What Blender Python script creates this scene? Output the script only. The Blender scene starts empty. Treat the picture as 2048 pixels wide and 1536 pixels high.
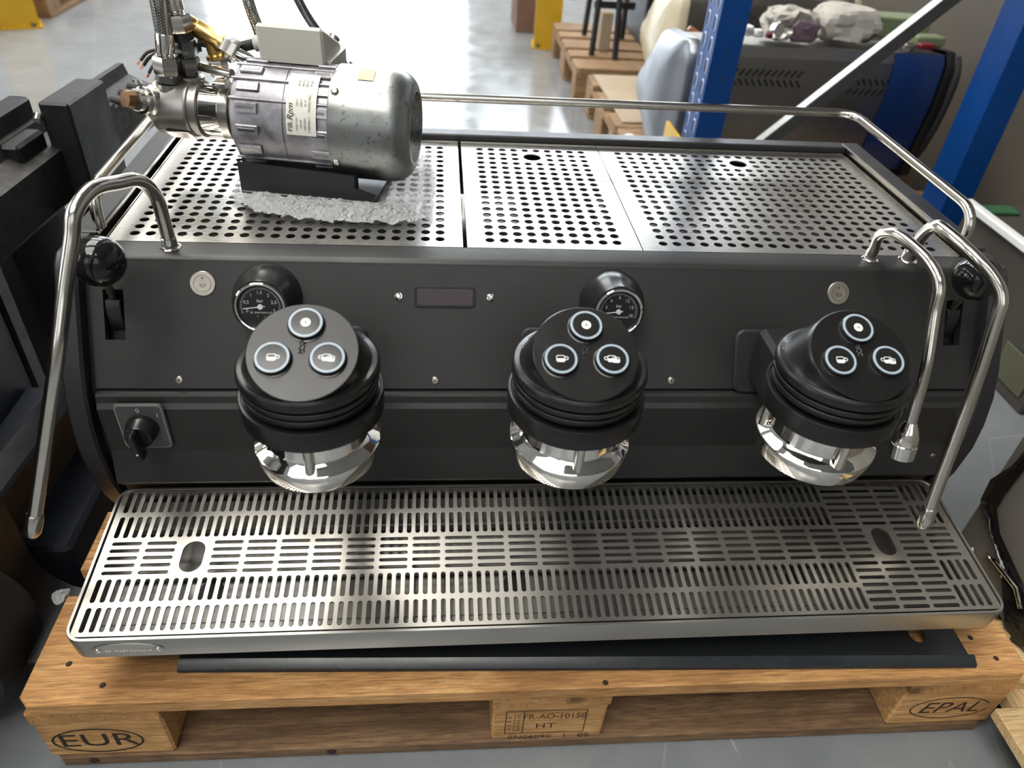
import bpy, bmesh, math, random
from mathutils import Matrix, Vector, noise
random.seed(7)
R = math.radians
PI = math.pi
SC = bpy.context.scene
COL = SC.collection

# ------------------------------------------------------------------ camera
cam_d = bpy.data.cameras.new('camera'); cam = bpy.data.objects.new('camera', cam_d); COL.objects.link(cam)
cam_d.sensor_width = 36.0; cam_d.sensor_fit = 'HORIZONTAL'; cam_d.lens = 36.0 * 1483.6 / 2048.0
cam_d.clip_start = 0.02; cam_d.clip_end = 100
def cam_matrix(yaw, pitch, roll, loc):
    f = Vector((math.sin(yaw) * math.cos(pitch), math.cos(yaw) * math.cos(pitch), -math.sin(pitch)))
    r = Vector((math.cos(yaw), -math.sin(yaw), 0)); d = f.cross(r)
    r2 = math.cos(roll) * r + math.sin(roll) * d; d2 = -math.sin(roll) * r + math.cos(roll) * d
    m = Matrix.Identity(4)
    for i in range(3):
        m[i][0] = r2[i]; m[i][1] = -d2[i]; m[i][2] = -f[i]; m[i][3] = loc[i]
    return m
cam.matrix_world = cam_matrix(.125, .6587, -.078, (-.1417, -.4582, .9546))
cam_d.dof.use_dof = True; cam_d.dof.focus_distance = 0.88; cam_d.dof.aperture_fstop = 5.0
SC.camera = cam

# ------------------------------------------------------------------ world, exposure
w = bpy.data.worlds.new('world'); SC.world = w; w.use_nodes = True
bg = w.node_tree.nodes['Background']; bg.inputs[0].default_value = (.75, .85, 1, 1); bg.inputs[1].default_value = 1.0
SC.view_settings.view_transform = 'Standard'; SC.view_settings.look = 'None'
SC.view_settings.gamma = 1.0; SC.view_settings.use_curve_mapping = False
SC.view_settings.exposure = 0.16
SC.cycles.max_bounces = 7; SC.cycles.diffuse_bounces = 3; SC.cycles.glossy_bounces = 4; SC.cycles.transmission_bounces = 5; SC.cycles.transparent_max_bounces = 8; SC.cycles.caustics_reflective = False; SC.cycles.caustics_refractive = False
WIN_BACK, WIN_LEFT, SKYLIGHT, WIN_FRONT, ADDED_LAMP = 8.0, 3.0, 8.5, .5, 8.0

# ------------------------------------------------------------------ materials
MATS = {}
def mat(name, col, rough=.5, metal=0.0, **k):
    m = bpy.data.materials.new(name); m.use_nodes = True; nt = m.node_tree
    b = nt.nodes['Principled BSDF']
    b.inputs['Base Color'].default_value = (*col, 1); b.inputs['Roughness'].default_value = rough; b.inputs['Metallic'].default_value = metal
    for kk, v in k.items():
        key = {'coat': 'Coat Weight', 'coat_rough': 'Coat Roughness', 'spec': 'Specular IOR Level', 'trans': 'Transmission Weight', 'alpha': 'Alpha', 'ior': 'IOR', 'aniso': 'Anisotropic'}.get(kk)
        if key: b.inputs[key].default_value = v
    if 'emit' in k:
        b.inputs['Emission Color'].default_value = (*k.get('ecol', col), 1); b.inputs['Emission Strength'].default_value = k['emit']
    MATS[name] = m
    return m
def N(m, t, **k):
    n = m.node_tree.nodes.new(t)
    for kk, v in k.items(): setattr(n, kk, v)
    return n
def L(m, a, b): m.node_tree.links.new(a, b)
def bsdf(m): return m.node_tree.nodes['Principled BSDF']
def coords(m, scale=(1, 1, 1), rot=(0, 0, 0), rnd=False):
    tc = N(m, 'ShaderNodeTexCoord'); mp = N(m, 'ShaderNodeMapping')
    mp.inputs['Scale'].default_value = scale; mp.inputs['Rotation'].default_value = rot
    if rnd:
        oi = N(m, 'ShaderNodeObjectInfo'); ml = N(m, 'ShaderNodeMath', operation='MULTIPLY'); ml.inputs[1].default_value = 17.3
        L(m, oi.outputs['Random'], ml.inputs[0])
        va = N(m, 'ShaderNodeVectorMath', operation='ADD'); L(m, tc.outputs['Object'], va.inputs[0]); L(m, ml.outputs[0], va.inputs[1])
        L(m, va.outputs[0], mp.inputs['Vector'])
    else: L(m, tc.outputs['Object'], mp.inputs['Vector'])
    return mp.outputs[0]
def tnoise(m, vec, scale, detail=4, rough=.55, dist=0):
    n = N(m, 'ShaderNodeTexNoise'); n.inputs['Scale'].default_value = scale; n.inputs['Detail'].default_value = detail
    n.inputs['Roughness'].default_value = rough; n.inputs['Distortion'].default_value = dist
    L(m, vec, n.inputs['Vector']); return n.outputs['Fac']
def ramp(m, fac, stops):
    r = N(m, 'ShaderNodeValToRGB'); e = r.color_ramp.elements
    while len(e) < len(stops): e.new(.5)
    for i, (p, c) in enumerate(stops):
        e[i].position = p; e[i].color = (*c, 1) if len(c) == 3 else c
    L(m, fac, r.inputs[0]); return r.outputs['Color']
def mix(m, fac, a, b, mode='MIX'):
    n = N(m, 'ShaderNodeMix', data_type='RGBA', blend_type=mode)
    for s, v in ((n.inputs[0], fac), (n.inputs[6], a), (n.inputs[7], b)):
        if hasattr(v, 'is_output'): L(m, v, s)
        elif isinstance(v, (int, float)): s.default_value = v
        else: s.default_value = (*v, 1)
    return n.outputs[2]
def maprange(m, fac, a, b, c, d):
    n = N(m, 'ShaderNodeMapRange'); 
    for i, v in enumerate((a, b, c, d)): n.inputs[i + 1].default_value = v
    L(m, fac, n.inputs[0]); return n.outputs[0]
def bump(m, fac, strength=.2, dist=.001):
    n = N(m, 'ShaderNodeBump'); n.inputs['Strength'].default_value = strength; n.inputs['Distance'].default_value = dist
    L(m, fac, n.inputs['Height']); L(m, n.outputs[0], bsdf(m).inputs['Normal'])
def rough_noise(m, vec, scale, lo, hi, detail=3):
    L(m, maprange(m, tnoise(m, vec, scale, detail), .3, .7, lo, hi), bsdf(m).inputs['Roughness'])

def steel(name, col, lo, hi, stretch, bumpk=.05, stain=.12):
    m = mat(name, col, lo, 1.0)
    v = coords(m, stretch); n = tnoise(m, v, 40, 3)
    v2 = coords(m); n2 = tnoise(m, v2, 9, 5, .6)
    L(m, maprange(m, mix(m, .5, n, n2), .3, .7, lo, hi), bsdf(m).inputs['Roughness'])
    c = mix(m, maprange(m, n2, .35, .75, 0, 1), col, tuple(x * (1 - stain) for x in col))
    L(m, c, bsdf(m).inputs['Base Color']); bump(m, n, bumpk, .0005)
    return m
steel('steel_top', (.62, .60, .56), .24, .34, (1.5, 40, 1), .012, .10)
steel('steel_grate', (.46, .44, .40), .27, .36, (1, 30, 30), .006, .10)
steel('steel_basin_shaded', (.20, .195, .18), .34, .46, (3, 3, 3), .0, .2)  # steel darkened, putting the shade under the grate into its colour
steel('steel_tray', (.46, .45, .42), .28, .38, (1, 30, 30), .010)
steel('steel_tube', (.62, .59, .53), .12, .20, (20, 20, 2), .03)
steel('steel_button', (.52, .48, .42), .30, .40, (3, 3, 3))
steel('steel_dark', (.27, .25, .225), .30, .44, (1, 2, 20))
steel('steel_cast', (.42, .40, .37), .30, .42, (3, 3, 3), .15, .3)
steel('nickel', (.60, .57, .52), .15, .28, (3, 3, 3))
steel('nickel_dark', (.20, .20, .20), .22, .35, (3, 3, 3))
steel('chrome', (.80, .77, .72), .03, .08, (3, 3, 3), 0.0, .05)
steel('brass', (.70, .46, .16), .2, .36, (3, 3, 3), .05, .35)
steel('brass_dark', (.26, .15, .08), .35, .5, (3, 3, 3), .05, .35)
steel('galvanised', (.50, .52, .52), .35, .5, (8, 8, 8), .05, .2)
steel('galvanised_shaded', (.16, .165, .165), .4, .55, (8, 8, 8), .05, .2)  # darker copy for the strut web, its shaded side put into the colour
m = mat('aluminium_cast', (.36, .35, .37), .42, .9)
v = coords(m); n = tnoise(m, v, 45, 6, .7); n2 = tnoise(m, v, 14, 4)
L(m, ramp(m, mix(m, .45, n, n2), [(.30, (.10, .095, .10)), (.48, (.31, .30, .32)), (.68, (.52, .51, .53))]), bsdf(m).inputs['Base Color'])
L(m, maprange(m, n, .3, .7, .32, .58), bsdf(m).inputs['Roughness']); bump(m, n, .35, .0012)
m = mat('zinc', (.6, .6, .58), .3, 1.0)
v = coords(m); n = tnoise(m, v, 120, 4, .75); n2 = tnoise(m, v, 12, 4)
sp = maprange(m, n, .57, .66, 0, .9)
L(m, mix(m, sp, ramp(m, n2, [(.3, (.27, .275, .25)), (.7, (.36, .38, .38))]), (.16, .15, .13)), bsdf(m).inputs['Base Color'])
L(m, maprange(m, n2, .3, .7, .26, .42), bsdf(m).inputs['Roughness']); bump(m, sp, .2, .0005)

def paint(name, col, rough, vary=.15, spec=.5, sc=6, **k):
    m = mat(name, col, rough, 0, spec=spec, **k); v = coords(m); n = tnoise(m, v, sc, 5, .6)
    L(m, mix(m, maprange(m, n, .3, .7, 0, 1), tuple(c * (1 - vary) for c in col), tuple(c * (1 + vary) for c in col)), bsdf(m).inputs['Base Color'])
    L(m, maprange(m, tnoise(m, v, sc * 3, 4), .3, .7, rough * .85, rough * 1.15), bsdf(m).inputs['Roughness'])
    return m
def textured_black(name, col, rough):
    m = paint(name, col, rough, .08); n = tnoise(m, coords(m), 900, 2); bump(m, n, .12, .0004); return m
textured_black('panel_black', (.019, .019, .0185), .43)
textured_black('panel_black_smooth', (.018, .018, .020), .36)
paint('lip_black', (.020, .024, .028), .26)
textured_black('group_black', (.008, .0078, .0075), .31)
m = paint('silver_paint', (.22, .235, .26), .36, .03); bsdf(m).inputs['Metallic'].default_value = .85
paint('black_gloss', (.010, .010, .010), .07)
paint('black_plastic', (.012, .012, .012), .24)
paint('black_satin', (.018, .018, .019), .34)
paint('black_recess', (.006, .006, .006), .6)
paint('sheet_black', (.016, .018, .020), .33)
paint('fork_black', (.011, .012, .014), .45, .35, sc=14)
paint('fork_worn', (.022, .020, .018), .6, .5, sc=30)
paint('navy_black', (.010, .013, .020), .5, .3)
paint('rubber', (.014, .014, .015), .55)
paint('white_print', (.80, .80, .78), .5, .02)
paint('grey_print', (.45, .45, .44), .5, .02)
paint('blue_ring', (.34, .41, .47), .35, .03)
paint('dial_black', (.012, .012, .014), .35)
paint('dial_glow', (.75, .75, .72), .4, .02)
paint('amber_dot', (.75, .45, .12), .3, .02)
paint('screen_glass', (.030, .017, .022), .30)
paint('cream_plastic', (.60, .58, .52), .42, .03)
paint('cream_paint', (.52, .46, .32), .25, .03)
paint('label_white', (.72, .70, .63), .45, .08)
paint('ink', (.035, .028, .02), .6, .05)
paint('burnt', (.030, .017, .008), .8, .1)
paint('stamp_ink', (.055, .03, .012), .8, .1)
paint('tape_paper', (.62, .55, .36), .7, .1)
paint('yellow_paint', (.50, .29, .008), .38, .12)
paint('blue_paint', (.0015, .044, .20), .42, .12, spec=.3)
paint('slot_edge', (.46, .55, .70), .3, .2)
paint('cardboard', (.36, .29, .205), .8, .08)
paint('brown_carton', (.16, .09, .06), .8, .15)
paint('paper_shaded', (.46, .43, .38), .7, .18, sc=24)  # white paper dimmed: the shade of the rack is in its colour
paint('purple_print', (.15, .10, .125), .7, .3, sc=40)
paint('green_box', (.17, .215, .115), .7, .1)
paint('green_tape', (.025, .11, .045), .45, .1)
paint('red_plastic', (.16, .008, .012), .4, .1)
paint('white_plastic', (.78, .79, .78), .4, .04)
paint('grey_cabinet', (.155, .145, .125), .42, .22, sc=5)
paint('switch_grey', (.085, .085, .085), .35, .05)
paint('dark_carton', (.05, .043, .035), .7, .2)
paint('olive', (.085, .085, .05), .6, .2)
paint('wire_brown', (.045, .03, .02), .45); paint('wire_black', (.012, .012, .012), .4); paint('wire_blue', (.05, .07, .10), .45); paint('wire_yellow', (.45, .36, .05), .45)
paint('copper', (.75, .30, .17), .35)
paint('handle_wood', (.40, .14, .06), .35, .2)
m = mat('blue_film', (.01, .035, .14), .3, .3, coat=.5)

def wood(name, c1, c2, c3, axis='x', knots=.5, sc=1.0):
    m = mat(name, c2, .68, 0, spec=.3)
    st = {'x': (1.2, 16, 16), 'y': (16, 1.2, 16), 'z': (16, 16, 1.2)}[axis]
    v = coords(m, tuple(s * sc for s in st), rnd=True)
    g = tnoise(m, v, 3.2, 6, .62, 1.3); fine = tnoise(m, v, 26, 3, .6)
    base = ramp(m, g, [(.28, c1), (.5, c2), (.72, c3)])
    base = mix(m, maprange(m, fine, .40, .72, 0, .75), base, tuple(c * .55 for c in c1))
    v2 = coords(m, (1, 1, 1), rnd=True); big = tnoise(m, v2, 5, 5, .65)
    base = mix(m, maprange(m, big, .48, .72, 0, .65), base, (c1[0] * .55, c1[1] * .55, c1[2] * .55))
    ks = {'x': (5, 11, 11), 'y': (11, 5, 11), 'z': (11, 11, 5)}[axis]
    vo = N(m, 'ShaderNodeTexVoronoi'); vo.inputs['Scale'].default_value = 1.0; L(m, coords(m, ks, rnd=True), vo.inputs['Vector'])
    kf = maprange(m, vo.outputs['Distance'], .06, .19, knots * 1.5, 0)
    base = mix(m, kf, base, (.05, .022, .012))
    L(m, base, bsdf(m).inputs['Base Color']); bump(m, mix(m, .5, g, fine), .5, .0012)
    return m
WA = ((.36, .165, .058), (.62, .33, .125), (.76, .47, .21))
wood('wood_x', *WA, 'x'); wood('wood_y', *WA, 'y')
wood('wood_block', (.40, .20, .072), (.64, .36, .14), (.76, .48, .22), 'x', .3)
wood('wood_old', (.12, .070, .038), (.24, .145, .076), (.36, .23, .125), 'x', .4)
wood('wood_light_x', (.50, .33, .15), (.66, .47, .24), (.74, .58, .33), 'x', .2); wood('wood_light_y', (.50, .33, .15), (.66, .47, .24), (.74, .58, .33), 'y', .2)
wood('wood_far_x', (.20, .115, .055), (.32, .195, .10), (.42, .275, .155), 'x', .3); wood('wood_far_y', (.20, .115, .055), (.32, .195, .10), (.42, .275, .155), 'y', .3)

m = mat('floor_concrete', (.33, .36, .38), .2, 0, spec=.6)
v = coords(m); n1 = tnoise(m, v, .9, 6, .6); n2 = tnoise(m, v, 7, 5, .65); n3 = tnoise(m, coords(m, (6, 1, 1), (0, 0, .5)), 9, 4, .7)
c = ramp(m, mix(m, .4, n1, n2), [(.3, (.155, .168, .178)), (.52, (.205, .22, .23)), (.75, (.26, .275, .28))])
sc_ = maprange(m, n3, .66, .72, 0, .35)
c = mix(m, sc_, c, (.55, .57, .57))
vo = N(m, 'ShaderNodeTexVoronoi', feature='DISTANCE_TO_EDGE'); vo.inputs['Scale'].default_value = 1.7; vo.inputs['Randomness'].default_value = 1.0
L(m, coords(m, (1, .5, 1), (0, 0, .6)), vo.inputs['Vector'])
c = mix(m, maprange(m, vo.outputs['Distance'], .0012, .003, .14, 0), c, (.5, .52, .51))
L(m, c, bsdf(m).inputs['Base Color']); L(m, maprange(m, n2, .3, .7, .10, .24), bsdf(m).inputs['Roughness']); bump(m, n2, .05, .002)
paint('wall_paint', (.36, .35, .33), .7, .05, sc=1.5); paint('ceiling_paint', (.26, .26, .26), .8, .05, sc=1)
paint('wall_brown', (.105, .088, .068), .62, .15, sc=1.2); paint('wall_dark', (.20, .195, .19), .7, .1, sc=1.2)
paint('frame_grey', (.25, .26, .27), .5)
def glow(name, col, s): return mat(name, (.8, .8, .8), .5, 0, emit=s, ecol=col)
glow('sky_back', (.84, .925, 1.0), WIN_BACK); glow('sky_left', (.93, .96, 1.0), WIN_LEFT); glow('sky_top', (1.0, .97, .91), SKYLIGHT); glow('sky_front', (.85, .92, 1.0), WIN_FRONT); glow('added_lamp_glow', (1.0, .95, .86), ADDED_LAMP)
m = mat('clear_wrap', (.82, .83, .84), .10, 0, trans=.2, ior=1.45, alpha=.60); vo = N(m, 'ShaderNodeTexVoronoi', feature='DISTANCE_TO_EDGE'); vo.inputs['Scale'].default_value = 130; L(m, coords(m), vo.inputs['Vector']); bump(m, mix(m, .5, tnoise(m, coords(m), 90, 4, .6, 1.5), vo.outputs['Distance']), 1.0, .012)
m = mat('clear_glass', (1, 1, 1), .02, 0, trans=1.0, ior=1.05, alpha=.25)
m = mat('braid', (.5, .49, .46), .28, 1.0)
v = coords(m, (1, 1, 1)); wv = N(m, 'ShaderNodeTexChecker'); wv.inputs['Scale'].default_value = 420; wv.inputs['Color1'].default_value = (.62, .60, .56, 1); wv.inputs['Color2'].default_value = (.17, .165, .155, 1)
L(m, coords(m, (1, 1, 1), (.6, .5, .78)), wv.inputs['Vector']); L(m, wv.outputs['Color'], bsdf(m).inputs['Base Color']); bump(m, wv.outputs['Fac'], .8, .001)
m = mat('black_film', (.012, .012, .012), .16); bump(m, tnoise(m, coords(m), 25, 4), .6, .01)

# ------------------------------------------------------------------ mesh builder
def TR(x=0, y=0, z=0): return Matrix.Translation((x, y, z))
def RX(a): return Matrix.Rotation(a, 4, 'X')
def RY(a): return Matrix.Rotation(a, 4, 'Y')
def RZ(a): return Matrix.Rotation(a, 4, 'Z')
def frame(p, d, up=(0, 0, 1)):
    z = Vector(d).normalized(); x = Vector(up).cross(z)
    if x.length < 1e-4: x = Vector((1, 0, 0))
    x.normalize(); y = z.cross(x); m = Matrix.Identity(4)
    for i in range(3): m[i][0] = x[i]; m[i][1] = y[i]; m[i][2] = z[i]; m[i][3] = p[i]
    return m
class MB:
    def __init__(s, M=None): s.v = []; s.f = []; s.M = M
    def add(s, vs, fs, M=None):
        o = len(s.v); vs = [Vector(p) for p in vs]
        if M is not None: vs = [M @ p for p in vs]
        if s.M is not None: vs = [s.M @ p for p in vs]
        s.v += vs; s.f += [tuple(i + o for i in f) for f in fs]; return s
    def box(s, x0, x1, y0, y1, z0, z1, b=0, M=None):
        if b <= 0:
            vs = [(x, y, z) for z in (z0, z1) for y in (y0, y1) for x in (x0, x1)]
            return s.add(vs, [(0, 2, 3, 1), (4, 5, 7, 6), (0, 1, 5, 4), (2, 6, 7, 3), (0, 4, 6, 2), (1, 3, 7, 5)], M)
        lo = (x0, y0, z0); hi = (x1, y1, z1); vs = []; idx = {}
        for sx in (0, 1):
            for sy in (0, 1):
                for sz in (0, 1):
                    sg = (sx, sy, sz)
                    for a in range(3):
                        p = []
                        for i in range(3):
                            e = hi[i] if sg[i] else lo[i]
                            p.append(e if i == a else e + (-b if sg[i] else b))
                        idx[(sx, sy, sz, a)] = len(vs); vs.append(p)
        fs = []
        for a in range(3):
            o1, o2 = [(1, 2), (2, 0), (0, 1)][a]
            for sd in (0, 1):
                q = []
                for u, w_ in ((0, 0), (1, 0), (1, 1), (0, 1)):
                    k = [0, 0, 0]; k[a] = sd; k[o1] = u; k[o2] = w_; q.append(idx[(*k, a)])
                fs.append(tuple(q) if sd else tuple(reversed(q)))
            for u in (0, 1):
                for w_ in (0, 1):
                    k0 = [0, 0, 0]; k0[o1] = u; k0[o2] = w_; k1 = list(k0); k1[a] = 1
                    fs.append((idx[(*k0, o1)], idx[(*k1, o1)], idx[(*k1, o2)], idx[(*k0, o2)]))
        for sx in (0, 1):
            for sy in (0, 1):
                for sz in (0, 1): fs.append(tuple(idx[(sx, sy, sz, a)] for a in range(3)))
        return s.add(vs, fs, M)
    def lathe(s, prof, n=32, M=None, cap0=True, cap1=True, a0=0, a1=2 * PI):
        full = abs(a1 - a0 - 2 * PI) < 1e-6; k = n if full else n + 1
        vs = [(r * math.cos(a0 + (a1 - a0) * i / n), r * math.sin(a0 + (a1 - a0) * i / n), z) for r, z in prof for i in range(k)]
        fs = []
        for j in range(len(prof) - 1):
            for i in range(n):
                i2 = (i + 1) % k; fs.append((j * k + i, j * k + i2, (j + 1) * k + i2, (j + 1) * k + i))
        if full:
            if cap0: fs.append(tuple(range(k - 1, -1, -1)))
            if cap1: fs.append(tuple((len(prof) - 1) * k + i for i in range(k)))
        return s.add(vs, fs, M)
    def cyl(s, p0, p1, r, r2=None, n=20, b=0):
        p0 = Vector(p0); p1 = Vector(p1); h = (p1 - p0).length; r2 = r if r2 is None else r2
        pr = [(r, 0), (r2, h)] if b <= 0 else [(r - b, 0), (r, b), (r2, h - b), (r2 - b, h)]
        return s.lathe(pr, n, frame(p0, p1 - p0))
    def hexnut(s, p0, p1, r):
        p0 = Vector(p0); p1 = Vector(p1); h = (p1 - p0).length; b = h * .12
        return s.lathe([(r * .9, 0), (r, b), (r, h - b), (r * .9, h)], 6, frame(p0, p1 - p0))
    def tube(s, path, r, n=12, caps=True, closed=False):
        P = [Vector(p) for p in path]; k = len(P); rr = r if isinstance(r, (list, tuple)) else [r] * k
        tang = []
        for i in range(k):
            a = P[(i - 1) % k] if (i > 0 or closed) else P[i]; b = P[(i + 1) % k] if (i < k - 1 or closed) else P[i]
            tang.append((b - a).normalized())
        up = Vector((0, 0, 1)) if abs(tang[0].z) < .9 else Vector((1, 0, 0)); nn = (up - tang[0] * up.dot(tang[0])).normalized()
        vs = []
        for i in range(k):
            nn = (nn - tang[i] * nn.dot(tang[i])).normalized(); bb = tang[i].cross(nn)
            for j in range(n):
                a = 2 * PI * j / n; vs.append(P[i] + (nn * math.cos(a) + bb * math.sin(a)) * rr[i])
        fs = []
        for i in range(k if closed else k - 1):
            i2 = (i + 1) % k
            for j in range(n): fs.append((i * n + j, i * n + (j + 1) % n, i2 * n + (j + 1) % n, i2 * n + j))
        if caps and not closed: fs += [tuple(range(n - 1, -1, -1)), tuple((k - 1) * n + j for j in range(n))]
        return s.add(vs, fs)
    def prism(s, poly, h, M=None, b=0):
        """polygon in xy, extruded along +z by h; b chamfers both rims inward"""
        n = len(poly); ar = sum(poly[i][0] * poly[(i + 1) % n][1] - poly[(i + 1) % n][0] * poly[i][1] for i in range(n))
        if ar < 0: poly = poly[::-1]
        def inset(d):
            out = []
            for i in range(n):
                p = Vector(poly[i]); a = (p - Vector(poly[i - 1])); c = (Vector(poly[(i + 1) % n]) - p)
                a.normalize(); c.normalize(); na = Vector((-a.y, a.x)); nc = Vector((-c.y, c.x)); t = (na + nc)
                t = t / max(.4, t.dot(na)) if t.length > 1e-6 else na
                out.append(p + t * d)
            return out
        if b > 0: lay = [(inset(b), 0), (poly, b), (poly, h - b), (inset(b), h)]
        else: lay = [(poly, 0), (poly, h)]
        vs = [(p[0], p[1], z) for pl, z in lay for p in pl]; fs = []
        for j in range(len(lay) - 1):
            for i in range(n): fs.append((j * n + i, j * n + (i + 1) % n, (j + 1) * n + (i + 1) % n, (j + 1) * n + i))
        fs += [tuple(range(n - 1, -1, -1)), tuple((len(lay) - 1) * n + i for i in range(n))]
        return s.add(vs, fs, M)
    def sphere(s, c, r, n=24, m=14, sc=(1, 1, 1)):
        pr = [(max(1e-5, r * math.sin(PI * j / m)), -r * math.cos(PI * j / m)) for j in range(m + 1)]
        return s.lathe(pr, n, Matrix.Translation(c) @ Matrix.Diagonal((*sc, 1)), False, False)
    def ring(s, r0, r1, h, n=32, M=None):
        return s.lathe([(r0, 0), (r0, h), (r1, h), (r1, 0)], n, M, False, False)
    def cell(s, x0, x1, y0, y1, hole, t, M=None):
        """flat rectangle with a hole polygon (ccw) and walls of depth t below it"""
        cx = sum(p[0] for p in hole) / len(hole); cy = sum(p[1] for p in hole) / len(hole); n = len(hole)
        hx = (x1 - x0) / 2; hy = (y1 - y0) / 2; mx = (x0 + x1) / 2; my = (y0 + y1) / 2
        out = []; side = []
        for p in hole:
            dx = (p[0] - cx) / hx; dy = (p[1] - cy) / hy; k = max(abs(dx), abs(dy)); dx /= k; dy /= k
            out.append((mx + dx * hx, my + dy * hy)); side.append((0 if dx > 0 else 2) if abs(dx) >= abs(dy) else (1 if dy > 0 else 3))
        vs = [(p[0], p[1], 0) for p in hole] + [(p[0], p[1], 0) for p in out] + [(p[0], p[1], -t) for p in hole]; fs = []
        for i in range(n):
            j = (i + 1) % n; f = [i, n + i]
            sd = side[i]
            while sd != side[j]:
                q = ((x1, y1), (x0, y1), (x0, y0), (x1, y0))[sd]; vs.append((*q, 0)); f.append(len(vs) - 1); sd = (sd + 1) % 4
            f += [n + j, j]; fs.append(tuple(f)); fs.append((2 * n + i, i, j, 2 * n + j))
        return s.add(vs, fs, M)
    def quad(s, x0, x1, y0, y1, M=None, z=0): return s.add([(x0, y0, z), (x1, y0, z), (x1, y1, z), (x0, y1, z)], [(0, 1, 2, 3)], M)
    def mesh(s, name, material, angle=35):
        me = bpy.data.meshes.new(name); me.from_pydata([tuple(p) for p in s.v], [], s.f); me.validate(); 
        if material: me.materials.append(MATS[material])
        me.shade_smooth(); me.set_sharp_from_angle(angle=R(angle)); me.update(); return me
    def build(s, name, material, parent=None, angle=35, **k): return link(name, s.mesh(name, material, angle), parent, **k)
def link(name, data, parent=None, label=None, cat=None, group=None, kind=None):
    o = bpy.data.objects.new(name, data); COL.objects.link(o)
    if parent is not None:
        o.parent = parent; o.matrix_parent_inverse = parent.matrix_basis.inverted() if parent.parent is None else Matrix.Identity(4)
    if label: o['label'] = label
    if cat: o['category'] = cat
    if group: o['group'] = group
    if kind: o['kind'] = kind
    return o
def thing(name, loc, label, cat, group=None, rz=0):
    o = link(name, None, None, label, cat, group); o.matrix_basis = TR(*loc) @ RZ(rz); o.empty_display_size = .05; return o
def copy_tree(o, parent=None):
    c = o.copy(); COL.objects.link(c); mi = o.matrix_parent_inverse.copy(); c.parent = parent; c.matrix_parent_inverse = mi
    for ch in list(o.children): copy_tree(ch, c)
    return c
def circle(cx, cy, r, n=14, a0=0): return [(cx + r * math.cos(a0 + 2 * PI * i / n), cy + r * math.sin(a0 + 2 * PI * i / n)) for i in range(n)]
def rrect(x0, x1, y0, y1, r, n=5):
    o = []
    for cx, cy, a in ((x1 - r, y1 - r, 0), (x0 + r, y1 - r, PI / 2), (x0 + r, y0 + r, PI), (x1 - r, y0 + r, 1.5 * PI)):
        o += [(cx + r * math.cos(a + PI / 2 * i / n), cy + r * math.sin(a + PI / 2 * i / n)) for i in range(n + 1)]
    return o
def smooth_path(P, k=8):
    P = [Vector(p) for p in P]; out = []
    for i in range(len(P) - 1):
        a = P[max(i - 1, 0)]; b = P[i]; c = P[i + 1]; d = P[min(i + 2, len(P) - 1)]
        for j in range(k):
            t = j / k; out.append(.5 * ((2 * b) + (c - a) * t + (2 * a - 5 * b + 4 * c - d) * t * t + (3 * b - a - 3 * c + d) * t ** 3))
    out.append(P[-1]); return out
def round_path(P, r, k=7):
    """polyline with its corners rounded to radius-like r"""
    P = [Vector(p) for p in P]; out = [P[0]]
    rs = r if isinstance(r, (list, tuple)) else [r] * len(P)
    for i in range(1, len(P) - 1):
        a = P[i] + (P[i - 1] - P[i]).normalized() * rs[i]; c = P[i] + (P[i + 1] - P[i]).normalized() * rs[i]
        for j in range(k + 1):
            t = j / k; out.append(a * (1 - t) ** 2 + P[i] * 2 * t * (1 - t) + c * t * t)
    out.append(P[-1]); return out
_txt = {}
def text(mb, s_, size, M, ext=.0002, shear=0, spacing=1.0, sx=1.0):
    key = (s_, shear, spacing)
    if key not in _txt:
        cu = bpy.data.curves.new('lettering', 'FONT'); cu.body = s_; cu.size = 1; cu.align_x = 'CENTER'; cu.align_y = 'CENTER'; cu.resolution_u = 3; cu.shear = shear; cu.space_character = spacing
        o = bpy.data.objects.new('lettering', cu); COL.objects.link(o); dg = bpy.context.evaluated_depsgraph_get()
        me = bpy.data.meshes.new_from_object(o.evaluated_get(dg)); _txt[key] = ([v.co.copy() for v in me.vertices], [tuple(p.vertices) for p in me.polygons])
        bpy.data.objects.remove(o); bpy.data.meshes.remove(me); bpy.data.curves.remove(cu)
    vs, fs = _txt[key]
    mb.add([(v.x * size * sx, v.y * size, ext) for v in vs], fs, M)
def struct(name, mb, m, **k): return mb.build(name, m, None, kind='structure', **k)
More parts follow.
